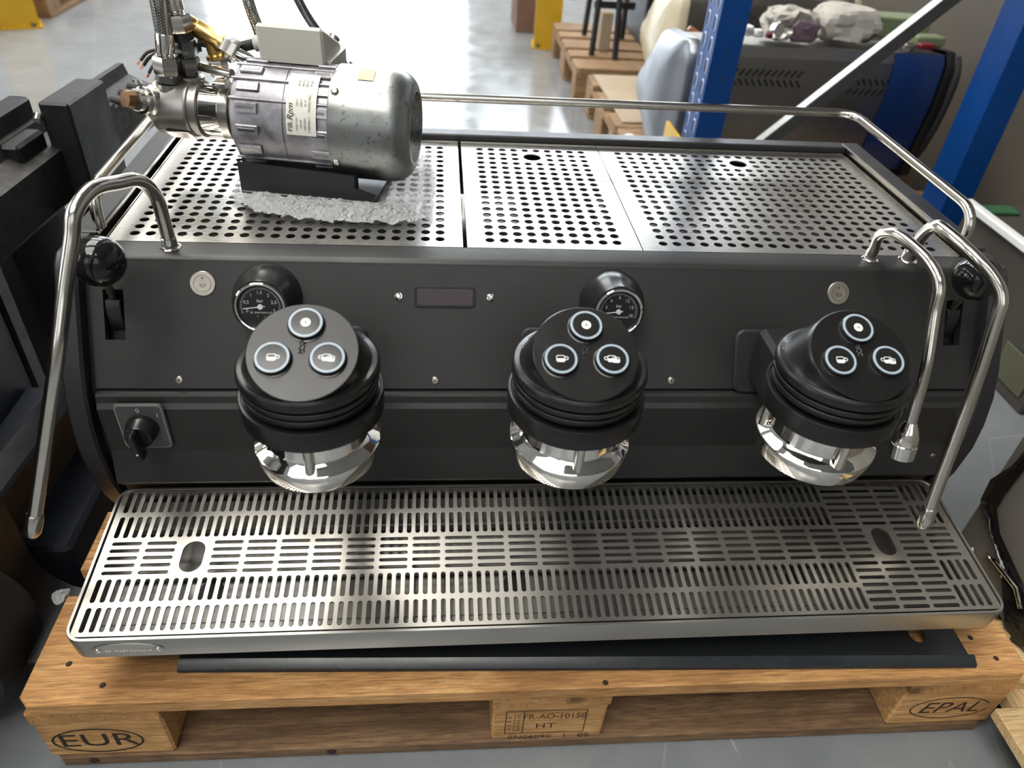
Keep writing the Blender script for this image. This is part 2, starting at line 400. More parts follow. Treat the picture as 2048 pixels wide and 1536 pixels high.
# ------------------------------------------------------------------ the hall
X0, X1, Y0, Y1, H = -7.0, 6.5, -5.0, 11.5, 5.6
struct('floor', MB().box(X0 - .3, X1 + .3, Y0 - .3, Y1 + .3, -.12, 0), 'floor_concrete')
struct('ceiling', MB().box(X0 - .3, X1 + .3, Y0 - .3, Y1 + .3, H, H + .15), 'ceiling_paint')
struct('wall_left', MB().box(X0 - .3, X0, Y0, Y1, 0, H), 'wall_paint')
struct('wall_right', MB().box(X1, X1 + .3, Y0, Y1, 0, H), 'wall_paint')
struct('wall_back', MB().box(X0 - .3, X1 + .3, Y1, Y1 + .3, 0, H), 'wall_paint')
struct('wall_front', MB().box(X0 - .3, X1 + .3, Y0 - .3, Y0, 0, H), 'wall_dark')
wn = [0]
def window(axis, at, a0, a1, z0, z1, glowm, nm=3):
    """daylit window: bright pane with a frame and mullions, on the room side of a wall"""
    wn[0] += 1; pane = MB(); fr = MB(); t = .03
    def bx(mb, u0, u1, v0, v1, d0, d1):
        if axis == 'y': mb.box(u0, u1, min(at + d0, at + d1), max(at + d0, at + d1), v0, v1)
        elif axis == 'x': mb.box(min(at + d0, at + d1), max(at + d0, at + d1), u0, u1, v0, v1)
        else: mb.box(u0, u1, v0, v1, min(at + d0, at + d1), max(at + d0, at + d1))
    sg = {'back': -1, 'left': 1, 'front': 1, 'top': -1}[glowm.split('_')[1]]
    bx(pane, a0, a1, z0, z1, 0, sg * .02)
    for i in range(nm + 1):
        u = a0 + (a1 - a0) * i / nm; bx(fr, u - t, u + t, z0 - t, z1 + t, 0, sg * .06)
    for v in (z0, (z0 + z1) / 2, z1): bx(fr, a0 - t, a1 + t, v - t, v + t, 0, sg * .055)
    o = struct('window_%d' % wn[0], pane, glowm); fr.build('window_frame', 'frame_grey', o)
for a0, a1, zz in ((-3.4, -1.62, .12), (-1.5, .25, .12), (.5, 2.5, 2.9), (2.7, 4.9, 2.9)): window('y', Y1, a0, a1, zz, 5.3, 'sky_back', 4)  # the high panes on the right are unseen, added to brighten the top plates
for a0, a1 in ((-3.5, -.5), (.5, 3.5), (4.5, 7.5)): window('x', X0, a0, a1, 1.0, 4.6, 'sky_left', 4)
for a0, a1 in ((-5.5, -2.5), (-1.2, 1.8)): window('y', Y0, a0, a1, 2.2, 5.2, 'sky_front', 4)
for b0, b1 in ((-3.0, .4), (1.2, 4.6), (5.6, 9.0)): window('z', H, -3.6, -.5, b0, b1, 'sky_top', 3)
window('z', H, -1.8, .9, -3.5, -2.5, 'sky_top', 3)  # unseen skylight, added so the folded sheet lip catches light
for b0, b1 in ((6.0, 8.4), (8.8, 11.0)): window('z', H, 1.8, 5.2, b0, b1, 'sky_top', 3)  # unseen skylights, added to brighten the right top plate
def added_lamp(x, y, label):
    t = thing('added_lamp', (x, y, H), label, 'lamp', 'added unseen lamps under the ceiling')
    MB().box(x - .09, x + .09, y - .8, y + .8, H - .10, H, .01).build('housing', 'white_plastic', t)
    MB().box(x - .07, x + .07, y - .76, y + .76, H - .13, H - .101, .01).build('diffuser', 'added_lamp_glow', t)
for x, y, lb in ((1.0, 5.0, 'added unseen linear lamp on the ceiling above the far end of the blue rack'), (1.0, 9.2, 'added unseen linear lamp on the ceiling next to the bright back windows')): added_lamp(x, y, lb)  # unseen lamps, added for more light from the right
struct('wall_partition', MB().box(1.43, 1.47, .45, 3.45, 0, .95, .004), 'wall_brown')

# ------------------------------------------------------------------ pallets
def nail(x, y, z, r, d=(0, 0, 1)): MB(PM_).lathe([(r, 0), (r * .8, r * .25)], 10, frame((x, y, z), d)).build('nail_head', 'burnt', PAL)
def pallet(name, loc, rz, label, cat, w_=1.2, d_=.8, mats=('wood_x', 'wood_y', 'wood_block', 'wood_old'), detail=True, group=None):
    t = thing(name, loc, label, cat, group, rz); M = TR(*loc) @ RZ(rz); hw = w_ / 2
    wx, wy, wb, wo = mats
    rows = [(0, .145), (.1855, .2855), (.3275, .4725), (.5145, .6145), (.655, .8)]
    if d_ < .8: rows = [(0, .145), (.228, .373), (.455, .6)]
    for i, (a, b) in enumerate(rows):
        mb = MB(M); c = .011
        if i == 0: poly = [(-hw + c, a), (hw - c, a), (hw, a + c), (hw, b), (-hw, b), (-hw, a + c)]
        elif i == len(rows) - 1: poly = [(-hw, a), (hw, a), (hw, b - c), (hw - c, b), (-hw + c, b), (-hw, b - c)]
        else: poly = [(-hw, a), (hw, a), (hw, b), (-hw, b)]
        mb.prism(poly, .022, TR(0, 0, .122), .0016); mb.build('board', wx, t)
    for x in (-hw + .0725, 0, hw - .0725): MB(M).box(x - .0725, x + .0725, .002, d_ - .002, .1, .1218, .0015).build('stringer', wy, t)
    blocks = []
    for x in (-hw + .0725, 0, hw - .0725):
        for j, (a, b) in enumerate(((.004, .1), (d_ / 2 - .0725, d_ / 2 + .0725), (d_ - .1, d_ - .004))):
            e = .0725 if abs(x) > .1 else .071
            blocks.append(MB(M).box(x - e, x + e, a, b, .022, .0998, .003).build('block', wb, t))
    for a, b in ((0, .1), (d_ / 2 - .0725, d_ / 2 + .0725), (d_ - .1, d_)):
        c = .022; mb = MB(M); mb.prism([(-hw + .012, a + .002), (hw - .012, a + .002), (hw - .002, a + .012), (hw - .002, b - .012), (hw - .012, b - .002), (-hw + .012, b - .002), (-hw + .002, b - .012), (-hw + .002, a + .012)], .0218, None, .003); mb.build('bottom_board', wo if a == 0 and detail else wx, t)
    return t, blocks, M
PAL, pblocks, PM_ = pallet('euro_pallet', (-.0043, 0, 0), -.0078, 'weathered wooden pallet with burnt lettering, under the black espresso machine', 'pallet')
# dark inner board behind the front blocks seen through the openings
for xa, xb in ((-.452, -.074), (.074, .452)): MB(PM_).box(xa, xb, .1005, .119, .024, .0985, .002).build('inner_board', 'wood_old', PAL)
FRONT = RX(PI / 2)
def on_front(x, z, y): return PM_ @ TR(x, y, z) @ FRONT
def ellipse_ring(mb, rx, ry, t, M, a0=0, a1=2 * PI, n=48):
    vs = []; fs = []
    for i in range(n + 1):
        a = a0 + (a1 - a0) * i / n; c, s_ = math.cos(a), math.sin(a)
        vs += [(c * rx, s_ * ry, .0004), (c * (rx - t), s_ * (ry - t), .0004)]
        if i: fs.append((2 * i - 2, 2 * i, 2 * i + 1, 2 * i - 1))
    mb.add(vs, fs, M)
b_left, b_mid, b_right = pblocks[0], pblocks[3], pblocks[6]
mb = MB(); M0 = on_front(-.537, .056, .004); ellipse_ring(mb, .052, .0275, .0026, M0); text(mb, 'EUR', .040, M0, .0004, 0, 1.0, 1.25); mb.build('burnt_lettering', 'burnt', b_left)
mb = MB(); M0 = on_front(.530, .060, .004); ellipse_ring(mb, .055, .026, .002, M0, .35, 2 * PI * .97); text(mb, 'EPAL', .036, M0, .0004, .25, 1.0, 1.1); mb.build('burnt_lettering', 'burnt', b_right)
mb = MB(); M0 = on_front(.0, .062, .004)
for x0, x1, y0, y1 in ((-.055, .046, .026, .0272), (-.055, .046, -.0272, -.026), (-.055, -.0537, -.027, .027), (.0447, .046, -.027, .027), (-.033, -.0318, -.027, .027), (-.044, -.0434, -.022, .022)): mb.quad(x0, x1, y0, y1, M0, .0004)
for k in range(7): mb.quad(-.041 + .0012 * (k % 2), -.036, -.020 + k * .006, -.0185 + k * .006, M0, .0004)
for k in range(4): mb.quad(-.052, -.0475, -.016 + k * .009, -.0145 + k * .009, M0, .0004)
text(mb, 'FR-AO-10150', .0165, M0 @ TR(.0062, .0125, 0), .0004, 0, 1.0, .84); text(mb, 'HT', .0165, M0 @ TR(-.004, -.010, 0), .0004, 0, 1.1, 1.15)
text(mb, '0N06090   1   00', .0135, M0 @ TR(.002, -.0365, 0), .0004, 0, 1.1, 1.0)
mb.build('stamp_lettering', 'stamp_ink', b_mid)
for x, y in ((-.562, .050), (-.515, .022), (-.49, .098), (.06, .006), (.565, .022), (.575, .095), (.548, .052)): nail(x, y, .1441, .0036)
for x, z in ((-.552, .014), (-.27, .012)): nail(x, .0015, z, .006, (0, -1, 0))

# black metal sheet lying on the pallet in front of the machine
MS = TR(-.4405, .0375, .1447) @ RZ(-.0338)
def sheet_poly(): return None
SHEET = thing('metal_sheet', (0.04, .1, .1447), 'black folded metal sheet with an oval slot lying on the front pallet board', 'metal sheet')
mb = MB(MS); hole = [(.905 + x, .075 + y) for x, y in rrect(-.010, .010, -.046, .046, .0098, 6)]
mb.cell(.84, .958, .012, .175, hole, .0016); mb.quad(0, .84, .012, .175)
mb.add([(0, .012, 0), (.958, .012, 0), (.958, .012, -.0003), (0, .012, -.0003)], [(3, 2, 1, 0)])
mb.v = [p + Vector((0, 0, .0115)) for p in mb.v]
for x in (.0, .956): mb.box(x, x + .002, .012, .175, 0, .0112)
mb.build('plate', 'sheet_black', SHEET)
mb = MB(MS); mb.prism([(.0122, .0102), (.0122, .0116), (.0112, .0117), (.0015, .0062), (.0006, .0054), (.0000, .0044), (.0000, .0004), (.0014, .0004), (.0014, .0046)], .966, Matrix(((0, 0, 1, 0), (1, 0, 0, 0), (0, 1, 0, 0), (0, 0, 0, 1))) @ TR(0, 0, 0)); mb.build('folded_lip', 'lip_black', SHEET)

# ------------------------------------------------------------------ the espresso machine
EM = thing('espresso_machine', (0, .4, .144), 'matte black three-group espresso machine with perforated steel top and steel drip tray', 'espresso machine')
def xprism(mb, prof, x0, x1, b=0):
    """profile in (y, z) extruded along x"""
    return mb.prism(prof, x1 - x0, Matrix(((0, 0, 1, x0), (1, 0, 0, 0), (0, 1, 0, 0), (0, 0, 0, 1))), b)
xprism(MB(), [(.245, .20), (.26, .146), (.68, .146), (.69, .20), (.69, .485), (.30, .485), (.245, .39)], -.52, .52, .004).build('chassis', 'black_recess', EM)
for x in (-.4, .4):
    for y in (.32, .62): MB().cyl((x, y, .1442), (x, y, .147), .025, n=16).build('foot', 'rubber', EM)
for xa, xb in ((-.36, -.02), (.06, .40)): MB().lathe([(.02, 0), (.045, .012), (.045, .33), (.02, .342)], 20, TR(xa, .50, .487) @ RY(PI / 2)).build('boiler', 'steel_cast', EM)
# side cheeks
prof = [(.722, .545), (.722, .20), (.69, .165), (.30, .165), (.262, .185), (.235, .215), (.219, .25), (.210, .2815), (.205, .332), (.208, .368), (.2165, .405), (.232, .440), (.273, .512), (.288, .536), (.30, .545)]
for s_ in (-1, 1):
    xprism(MB(), prof, min(s_ * .5325, s_ * .5565), max(s_ * .5325, s_ * .5565), .003).build('side_panel', 'panel_black_smooth', EM)
    xprism(MB(), [(.715, .53), (.715, .21), (.30, .18), (.25, .215), (.226, .2815), (.221, .332), (.235, .407), (.30, .52), (.31, .53)], min(s_ * .5278, s_ * .5324), max(s_ * .5278, s_ * .5324)).build('shadow_gap', 'black_recess', EM)
# front upper panel, in its own sloped frame (u = x, v up the slope, n outwards)
sl = math.atan2(.075, .1316)
FP = Matrix(((1, 0, 0, 0), (0, math.sin(sl), -math.cos(sl), .308), (0, math.cos(sl), math.sin(sl), .5376), (0, 0, 0, 1)))
SLOTS = ((-.5140, -.4920), (.4885, .5105))
mb = MB(FP)
for (a, b), (ca, cb) in zip(SLOTS, ((-.5275, -.45), (.45, .5275))):
    mb.cell(ca, cb, -.1495, -.006, rrect(a, b, -.0945, -.038, .0008, 2), .011)
mb.quad(-.45, .45, -.1495, -.006)
for u in (-.5275, .5275): mb.add([(u, -.1495, 0), (u, -.006, 0), (u, -.006, -.01), (u, -.1495, -.01)], [(0, 1, 2, 3)])
mb.add([(-.5275, -.1495, 0), (.5275, -.1495, 0), (.5275, -.1505, -.0012), (-.5275, -.1505, -.0012), (-.5275, -.1505, -.01), (.5275, -.1505, -.01)], [(3, 2, 1, 0), (4, 5, 2, 3)])
pan = mb.build('front_panel', 'panel_black', EM)
# rounded bend + flat strip along the top front
def fpt(v, n): p = FP @ Vector((0, v, n)); return (p.y, p.z)
pr = [(.3405, .5376), (.3140, .5376), (.3105, .5370), fpt(-.0028, .0005), fpt(-.006, .0), fpt(-.006, -.006), (.3405, .529)]
xprism(MB(), pr, -.5275, .5275).build('top_strip', 'panel_black', EM, angle=60)
for (a, b) in SLOTS:
    m_ = MB(FP); m_.add([(a - .004, -.1, -.028), (b + .004, -.1, -.028), (b + .004, -.033, -.028), (a - .004, -.033, -.028)], [(0, 1, 2, 3)])
    m_.box(a - .004, a - .003, -.1, -.033, -.028, -.011); m_.box(b + .003, b + .004, -.1, -.033, -.028, -.011); m_.build('lever_recess', 'black_recess', EM)
# lower panel
pr = [(.2325, .4043), (.2285, .4040), (.2265, .4015), (.2245, .3935), (.2200, .388), (.2195, .326), (.2075, .2835), (.2080, .2815), (.2235, .262), (.2235, .22), (.245, .22), (.245, .4043)]
xprism(MB(), pr, -.5275, .5275).build('lower_panel', 'panel_black', EM, angle=12)
# steel cup-warmer plates with their rows of round holes
ZT = .5376
def top_plate(x0, x1, cols, rows, big):
    mb = MB(TR(0, 0, ZT)); px = cols[1] - cols[0]; py = rows[1] - rows[0]; bx0 = cols[0] - px / 2; bx1 = cols[-1] + px / 2; by0 = rows[0] - py / 2; by1 = rows[-1] + py / 2
    gone = set(); bc = None
    if big:
        i0 = min(range(len(cols) - 1), key=lambda i: abs((cols[i] + cols[i + 1]) / 2 - big[0])); j0 = min(range(len(rows) - 1), key=lambda j: abs((rows[j] + rows[j + 1]) / 2 - big[1]))
        gone = {(i0, j0), (i0 + 1, j0), (i0, j0 + 1), (i0 + 1, j0 + 1)}
        cx = (cols[i0] + cols[i0 + 1]) / 2; cy = (rows[j0] + rows[j0 + 1]) / 2
        mb.cell(cx - px, cx + px, cy - py, cy + py, circle(cx, cy, .0135, 24, .1), .002)
    for i, cx in enumerate(cols):
        for j, cy in enumerate(rows):
            if (i, j) not in gone: mb.cell(cx - px / 2, cx + px / 2, cy - py / 2, cy + py / 2, circle(cx, cy, .0056, 16, .05), .002)
    y0, y1 = .3418, .6905
    mb.quad(x0, bx0, y0, y1); mb.quad(bx1, x1, y0, y1); mb.quad(bx0, bx1, y0, by0); mb.quad(bx0, bx1, by1, y1)
    c = [(x0, y0), (x1, y0), (x1, y1), (x0, y1)]
    for k in range(4):
        a, b = c[k], c[(k + 1) % 4]; mb.add([(*a, 0), (*b, 0), (*b, -.012), (*a, -.012)], [(3, 2, 1, 0)])
    return mb.build('perforated_top_plate', 'steel_top', EM)
rows = [.3615 + .01777 * k for k in range(18)]
top_plate(-.5190, -.1125, [-.4936 + .01768 * k for k in range(21)], rows, None)
top_plate(-.1075, .1068, [-.0795 + .01755 * k for k in range(10)], rows, (.0005, .640))
top_plate(.1080, .5190, [.137 + .0178 * k for k in range(21)], rows, (.3165, .645))
# frame around the plates
for s_ in (-1, 1):
    MB().box(min(s_ * .5270, s_ * .5562), max(s_ * .5270, s_ * .5562), .345, .7215, .520, .5475, .002).build('top_rail_frame', 'panel_black_smooth', EM)
    MB().box(min(s_ * .5197, s_ * .5212), max(s_ * .5197, s_ * .5212), .342, .693, .525, .5386).build('steel_edge_trim', 'steel_tube', EM)
    MB().box(min(s_ * .5258, s_ * .5270), max(s_ * .5258, s_ * .5270), .343, .716, .525, .5470).build('steel_edge_trim', 'steel_tube', EM)
MB().box(-.5262, .5262, .6955, .7215, .50, .5480, .002).build('rear_rail_frame', 'panel_black_smooth', EM)
MB().box(-.5195, .5195, .6912, .6928, .525, .5388).build('steel_edge_trim', 'steel_tube', EM)
MB().box(-.556, .556, .7216, .7245, .18, .545).build('back_panel', 'panel_black_smooth', EM)
# cup rail
p = round_path([(-.5266, .3546, .5480), (-.5266, .3546, .592), (-.5266, .712, .5985), (.5266, .712, .5985), (.5266, .3546, .592), (.5266, .3546, .5480)], .034, 8)
MB().tube(p, .0064, 14).build('cup_rail', 'steel_tube', EM)
# small round things on the panel
def on_panel(u, v, n=0): return FP @ TR(u, v, n)
for u, v, ic in ((-.4056, -.0302, 0), (.3452, -.0308, 1)):
    o = MB(on_panel(u, v)).lathe([(.0140, 0), (.0140, .0012), (.0134, .0018), (.0098, .0019), (.0096, .0010), (.0092, .0010), (.0090, .0020), (.0012, .0017)], 40).build('push_button', 'steel_button', EM)
    MB(on_panel(u, v + .0062, .0018)).lathe([(.0010, 0), (.0008, .0004)], 12).build('indicator_dot', 'black_plastic', o)
    mb = MB(on_panel(u, v - .001, .0021)); ellipse_ring(mb, .0034, .0030, .0006, TR(), PI, 2 * PI, 14); mb.quad(-.0034, .0034, -.0003, .0003, None, .0004); mb.build('engraved_cup', 'nickel_dark', o)
def panhead(u, v, r, host, M=FP, name='screw'):
    Mx = M @ TR(u, v, 0); o = MB(Mx).lathe([(r, 0), (r, .0008), (r * .8, .0019), (r * .35, .0024)], 20).build(name, 'steel_button', host)
    mb = MB(Mx); mb.box(-r * .5, r * .5, -.0004, .0004, .002, .00255); mb.box(-.0004, .0004, -r * .5, r * .5, .002, .00255); mb.build('cross_recess', 'black_recess', o)
for u, v in ((-.4362, -.1397), (-.1458, -.1399), (.1403, -.1395)): panhead(u, v, .0046, EM)
LPM = lambda x, y, z: Matrix(((1, 0, 0, x), (0, 0, -1, y), (0, 1, 0, z), (0, 0, 0, 1)))
for x, z in ((-.5185, .3035), (.5138, .3076)): panhead(0, 0, .0050, EM, LPM(x, .2165, z) @ RX(-.12))
for u in (-.1879, -.0813):
    o = MB(on_panel(u, -.0413)).lathe([(.0045, 0), (.0045, .0008), (.003, .001), (.003, .0042), (.002, .0050)], 20).build('dome_bolt', 'chrome', EM)
# display
dsp = MB(on_panel(-.1343, -.0420)); dsp.prism(rrect(-.0352, .0352, -.0122, .0122, .004), .0016, None, .0006); dsp = dsp.build('display', 'black_recess', EM)
mb = MB(on_panel(-.1343, -.0420)); mb.prism(rrect(-.0322, .0322, -.0094, .0094, .0015), .0019, None, .0002); mb.build('screen', 'screen_glass', dsp)
mb = MB(on_panel(-.1343, -.0420)); o_ = rrect(-.0345, .0345, -.0115, .0115, .0036); i_ = rrect(-.0334, .0334, -.0104, .0104, .0028)
k = len(o_); mb.add([(*p, .0018) for p in o_] + [(*p, .0018) for p in i_], [(j, (j + 1) % k, k + (j + 1) % k, k + j) for j in range(k)]); mb.build('bezel', 'black_recess', dsp)
# gauges
def gauge(x, y, z, nums, ndl, lab):
    d = Vector((0, -.955, .297)); G = frame((x, y, z), d)      # local z outwards
    G = G @ RZ(PI) if (G @ Vector((0, 1, 0, 0))).z < 0 else G
    h = MB(G).lathe([(.0385, -.014), (.0385, .004), (.0378, .012), (.0350, .024), (.0305, .034), (.0300, .043), (.0292, .0450), (.0275, .0450), (.0268, .0435)], 48, None, False, False).build('gauge_housing', 'black_plastic', EM, label=lab)
    MB(G).lathe([(.0272, .043), (.0275, .0470), (.0262, .0478), (.0246, .0474), (.0236, .0440), (.0236, .0430)], 48, None, False, False).build('chrome_bezel', 'chrome', h)
    MB(G).lathe([(.0240, .0425), (.0238, .0432)], 40, None, False, True).build('dial', 'dial_black', h)
    mb = MB(G @ TR(0, 0, .0433)); a0, a1 = R(200), R(-20); k = len(nums)
    for i, t in enumerate(nums):
        a = a0 + (a1 - a0) * i / (k - 1); text(mb, t, .0052, TR(.0152 * math.cos(a), .0152 * math.sin(a) + .0006, 0), .0001)
    text(mb, 'bar', .0052, TR(0, .0066, 0), .0001); text(mb, 'la marzocco', .0042, TR(0, -.0062, 0), .0001, .35, 1.12)
    mb.build('dial_lettering', 'white_print', h)
    mb = MB(G @ TR(0, 0, .0434)); n = 60
    for i in range(n + 1):
        a = a0 + (a1 - a0) * i / n; r0 = .0196 if i % 5 else .0188; w_ = .00022
        c, s_ = math.cos(a), math.sin(a); mb.add([(c * r0 - s_ * w_, s_ * r0 + c * w_, 0), (c * .0216 - s_ * w_, s_ * .0216 + c * w_, 0), (c * .0216 + s_ * w_, s_ * .0216 - c * w_, 0), (c * r0 + s_ * w_, s_ * r0 - c * w_, 0)], [(0, 1, 2, 3), (3, 2, 1, 0)])
    mb.build('dial_ticks', 'grey_print', h)
    mb = MB(G @ TR(0, 0, .0440) @ RZ(R(ndl))); mb.box(-.005, .0185, -.00055, .00055, 0, .0004); mb.lathe([(.0030, -.0004), (.0030, .0008), (.0026, .0011)], 20); mb.build('needle', 'white_print', h)
    mb = MB(G @ TR(0, 0, .0433))
    for sx in (-1, 1): mb.lathe([(.0009, 0), (.0007, .0004)], 10, TR(sx * .0036, -.0106, 0))
    mb.build('brass_dots', 'brass', h)
    MB(G).lathe([(.0236, .0462), (.0120, .0468), (.0001, .0470)], 32, None, False, False).build('glass', 'clear_glass', h)
gauge(-.3345, .2885, .4975, ['0', '0,5', '1', '1,5', '2', '2,5', '3'], 187, 'black pressure gauge housing reading up to 3 bar')
gauge(.0625, .2880, .4965, ['0', '3', '6', '9', '12', '15', '18'], 187, 'black pressure gauge housing reading up to 18 bar')
# rotary main switch
SWM = LPM(-.4805, .2196, .3655)
sw = MB(SWM); sw.prism(rrect(-.0275, .0275, -.0335, .0335, .006), .0042, None, .0018); sw = sw.build('switch_plate', 'switch_grey', EM)
mb = MB(SWM); o_ = rrect(-.0258, .0258, -.0318, .0318, .005); i_ = rrect(-.0250, .0250, -.0310, .0310, .0045); k = len(o_); mb.add([(*p, .0043) for p in o_] + [(*p, .0043) for p in i_], [(j, (j + 1) % k, k + (j + 1) % k, k + j) for j in range(k)]); mb.build('plate_border', 'grey_print', sw)
mb = MB(SWM); mb.lathe([(.0180, .004), (.0180, .012), (.0165, .015), (.0155, .023), (.0145, .0245)], 36); mb.build('knob', 'black_plastic', sw)
mb = MB(SWM @ TR(0, -.0015, .0245) @ RZ(R(8))); mb.prism(rrect(-.0042, .0042, -.0215, .0165, .004), .015, None, .002); mb.build('knob_grip', 'black_plastic', sw)
mb = MB(SWM @ TR(0, 0, .0044)); text(mb, '0', .0085, TR(-.001, .0245, 0), .0001); text(mb, '1', .0085, TR(.0192, .0175, 0), .0001)
mb.add([(-.0215, -.029, .0001), (-.0155, -.029, .0001), (-.0185, -.024, .0001)], [(0, 1, 2)]); mb.build('switch_lettering', 'white_print', sw)
mb = MB(SWM @ TR(0, -.0015, .0396) @ RZ(R(8))); mb.lathe([(.0013, 0), (.0010, .0003)], 10, TR(0, -.010, 0)); mb.build('pointer_dot', 'white_print', sw)

# steam levers: curved cover in the slot, rod and ball
for (a, b), s_, bx in zip(SLOTS, (-1, 1), ((-.489, .250, .5616), (.479, .250, .5590))):
    um = (a + b) / 2 - .002 * s_ * -1
    mb = MB(FP); prof = [(-.088, -.022), (-.080, -.012), (-.066, -.004), (-.056, -.0015), (-.050, -.002), (-.0485, -.008), (-.0485, -.026), (-.088, -.027)]
    mb.prism([(q[0], q[1]) for q in prof], .0165, Matrix(((0, 0, 1, um - .0083), (1, 0, 0, 0), (0, 1, 0, 0), (0, 0, 0, 1))), .001)
    lv = mb.build('lever_cover', 'black_satin', EM)
    st = FP @ Vector((um + .002 * s_, -.0495, -.010)); e = Vector(bx)
    MB().cyl(st, st + (e - st) * .93, .0042, .0040, 14).build('lever_rod', 'steel_button', lv)
    dr = (e - st).normalized()
    mb = MB(); mb.sphere(e, .0262, 36, 22); mb.cyl(e - dr * .0275, e - dr * .022, .0075, .0095, 18); mb.build('ball_knob', 'black_gloss', lv)
# steam wands and hot-water tap
def wand(name, pts, rad, lab, tipf, radii):
    pp = smooth_path(pts, 9); o = MB().tube(pp, rad, 16).build(name, 'steel_tube', EM, label=lab)
    b0 = Vector(pts[0]); MB().lathe([(rad * 1.45, -.004), (rad * 1.55, .0006), (rad * 1.35, .0014), (rad * 1.12, .0016), (rad * 1.12, .012), (rad * 1.02, .013)], 24, TR(b0.x, b0.y, ZT)).build('base_collar', 'chrome', o)
    tipf(o, Vector(pp[-1]), (Vector(pp[-1]) - Vector(pp[-4])).normalized()); return o
def steam_tip(o, p, d):
    MB().lathe([(.0074, -.004), (.0086, -.002), (.0086, .003), (.0092, .005), (.0088, .020), (.0070, .0245), (.003, .026)], 20, frame(p, d)).build('tip', 'steel_tube', o)
def tap_tip(o, p, d):
    MB().lathe([(.0072, -.006), (.0105, .002), (.0135, .010), (.0142, .020), (.0138, .021), (.0138, .022), (.0148, .023), (.0140, .040), (.0115, .0405), (.0105, .030)], 28, frame(p, d)).build('aerator', 'chrome', o)
wand('steam_wand', [(-.4445, .328, .534), (-.4445, .327, .570), (-.4440, .320, .6035), (-.4490, .299, .6290), (-.4600, .272, .6375), (-.4700, .240, .6440), (-.4790, .215, .6330), (-.4840, .203, .6100), (-.4960, .180, .5630), (-.5076, .150, .5087), (-.5340, .132, .4300), (-.5665, .110, .3330)], .0074, 'long steel steam wand on the side of the rotary switch', steam_tip, None)
wand('steam_wand', [(.4444, .3306, .534), (.4440, .326, .556), (.4360, .312, .5800), (.4260, .285, .6060), (.4250, .262, .6100), (.4370, .222, .6020), (.4520, .198, .5880), (.4590, .182, .5720), (.4580, .172, .5450), (.4520, .145, .4620), (.4490, .122, .3600), (.4480, .112, .3180)], .0074, 'long steel steam wand with its tip over the steel drip tray corner', steam_tip, None)
wand('hot_water_tap', [(.3951, .3314, .534), (.3930, .328, .556), (.3850, .315, .5790), (.3810, .288, .5945), (.3850, .260, .5965), (.3930, .225, .5905), (.3975, .202, .5760), (.3970, .188, .5450), (.3940, .160, .4927), (.3948, .143, .4250)], .0066, 'bent steel hot water tap with a round nozzle', tap_tip, None)

# ------------------------------------------------------------------ drip tray and its slotted grate
ta = math.atan2(.0204, .1991)
TM = Matrix(((1, 0, 0, 0), (0, math.cos(ta), -math.sin(ta), .0124), (0, math.sin(ta), math.cos(ta), .2495), (0, 0, 0, 1)))
UL, UR, VB = -.5285, .5235, .2010
mb = MB(TM)
lay = [(0, .0006, -.034, .018), (0, 0, -.031, .018), (0, 0, -.002, .018), (.0008, .0008, 0, .0172), (.0036, .0036, 0, .0144), (.0044, .0044, -.002, .0136), (.0044, .0044, -.030, .0136)]
vs = []; fs = []
for (a, b_, z, r) in lay: pl = rrect(UL + a, UR - a, 0 + a, VB - a, r, 6); vs += [(*p, z) for p in pl]; k = len(pl)
for j in range(len(lay) - 1):
    for i in range(k): fs.append((j * k + i, j * k + (i + 1) % k, (j + 1) * k + (i + 1) % k, (j + 1) * k + i))
fs.append(tuple(range(k - 1, -1, -1)))
mb.add(vs, fs); tray = mb.build('drip_tray', 'steel_tray', EM, label='shallow brushed steel drip tray')
mb = MB(TM); mb.prism(rrect(UL + .0042, UR - .0042, .0042, VB - .0042, .0138, 6), .002, TR(0, 0, -.0315)); mb.build('basin_floor', 'steel_basin_shaded', tray)
for y0_, y1_, z1_ in ((.150, .192, -.016), (.02, .03, -.020), (.085, .095, -.022)): MB(TM).box(-.505, .505, y0_, y1_, -.0295, z1_, .002).build('basin_rib', 'steel_basin_shaded', tray)
for x in (-.40, -.05, .3): MB(TM).cyl((x, .07, -.0298), (x, .07, -.029), .016).build('drain', 'black_recess', tray)
def capsule(cx, cy, lx, ly, n=4):
    r = min(lx, ly) / 2; return rrect(cx - lx / 2, cx + lx / 2, cy - ly / 2, cy + ly / 2, r * .98, n)
mb = MB(TM @ TR(0, 0, -.0008)); T = .0022; P_ = .010176
bE, bD, bC, bB, bA = (.0075, .0420), (.0420, .0765), (.0765, .1245), (.1245, .1602), (.1602, .1965)
def vrow(u0, n, p, band, w_):
    for i in range(n):
        c = u0 + i * p; mb.cell(c - p / 2, c + p / 2, band[0], band[1], capsule(c, (band[0] + band[1]) / 2, w_, band[1] - band[0] - .0060), T)
def hcol(x0, x1, v0, v1, n, ln):
    p = (v1 - v0) / n
    for i in range(n): mb.cell(x0, x1, v0 + p * i, v0 + p * (i + 1), capsule((x0 + x1) / 2, v0 + p * (i + .5), ln, .0047), T)
for b_ in (bE, bD, bB, bA): vrow(-.5125, 86, P_, b_, .0056)
xl = -.5125 - P_ / 2; xm = -.5125 + 85.5 * P_
hcol(xl, -.4775, *bC, 5, .0328); hcol(-.4775, -.440, *bC, 5, .0328)
mb.cell(-.440, -.4028, *bC, rrect(-.4335, -.4085, .0805, .1215, .0122, 6), T)
pc = (xm + .4028) / 20
for k_ in range(20): hcol(-.4028 + pc * k_, -.4028 + pc * (k_ + 1), *bC, 5, .0328)
xr = .4695; cw = (xr - xm) / 3
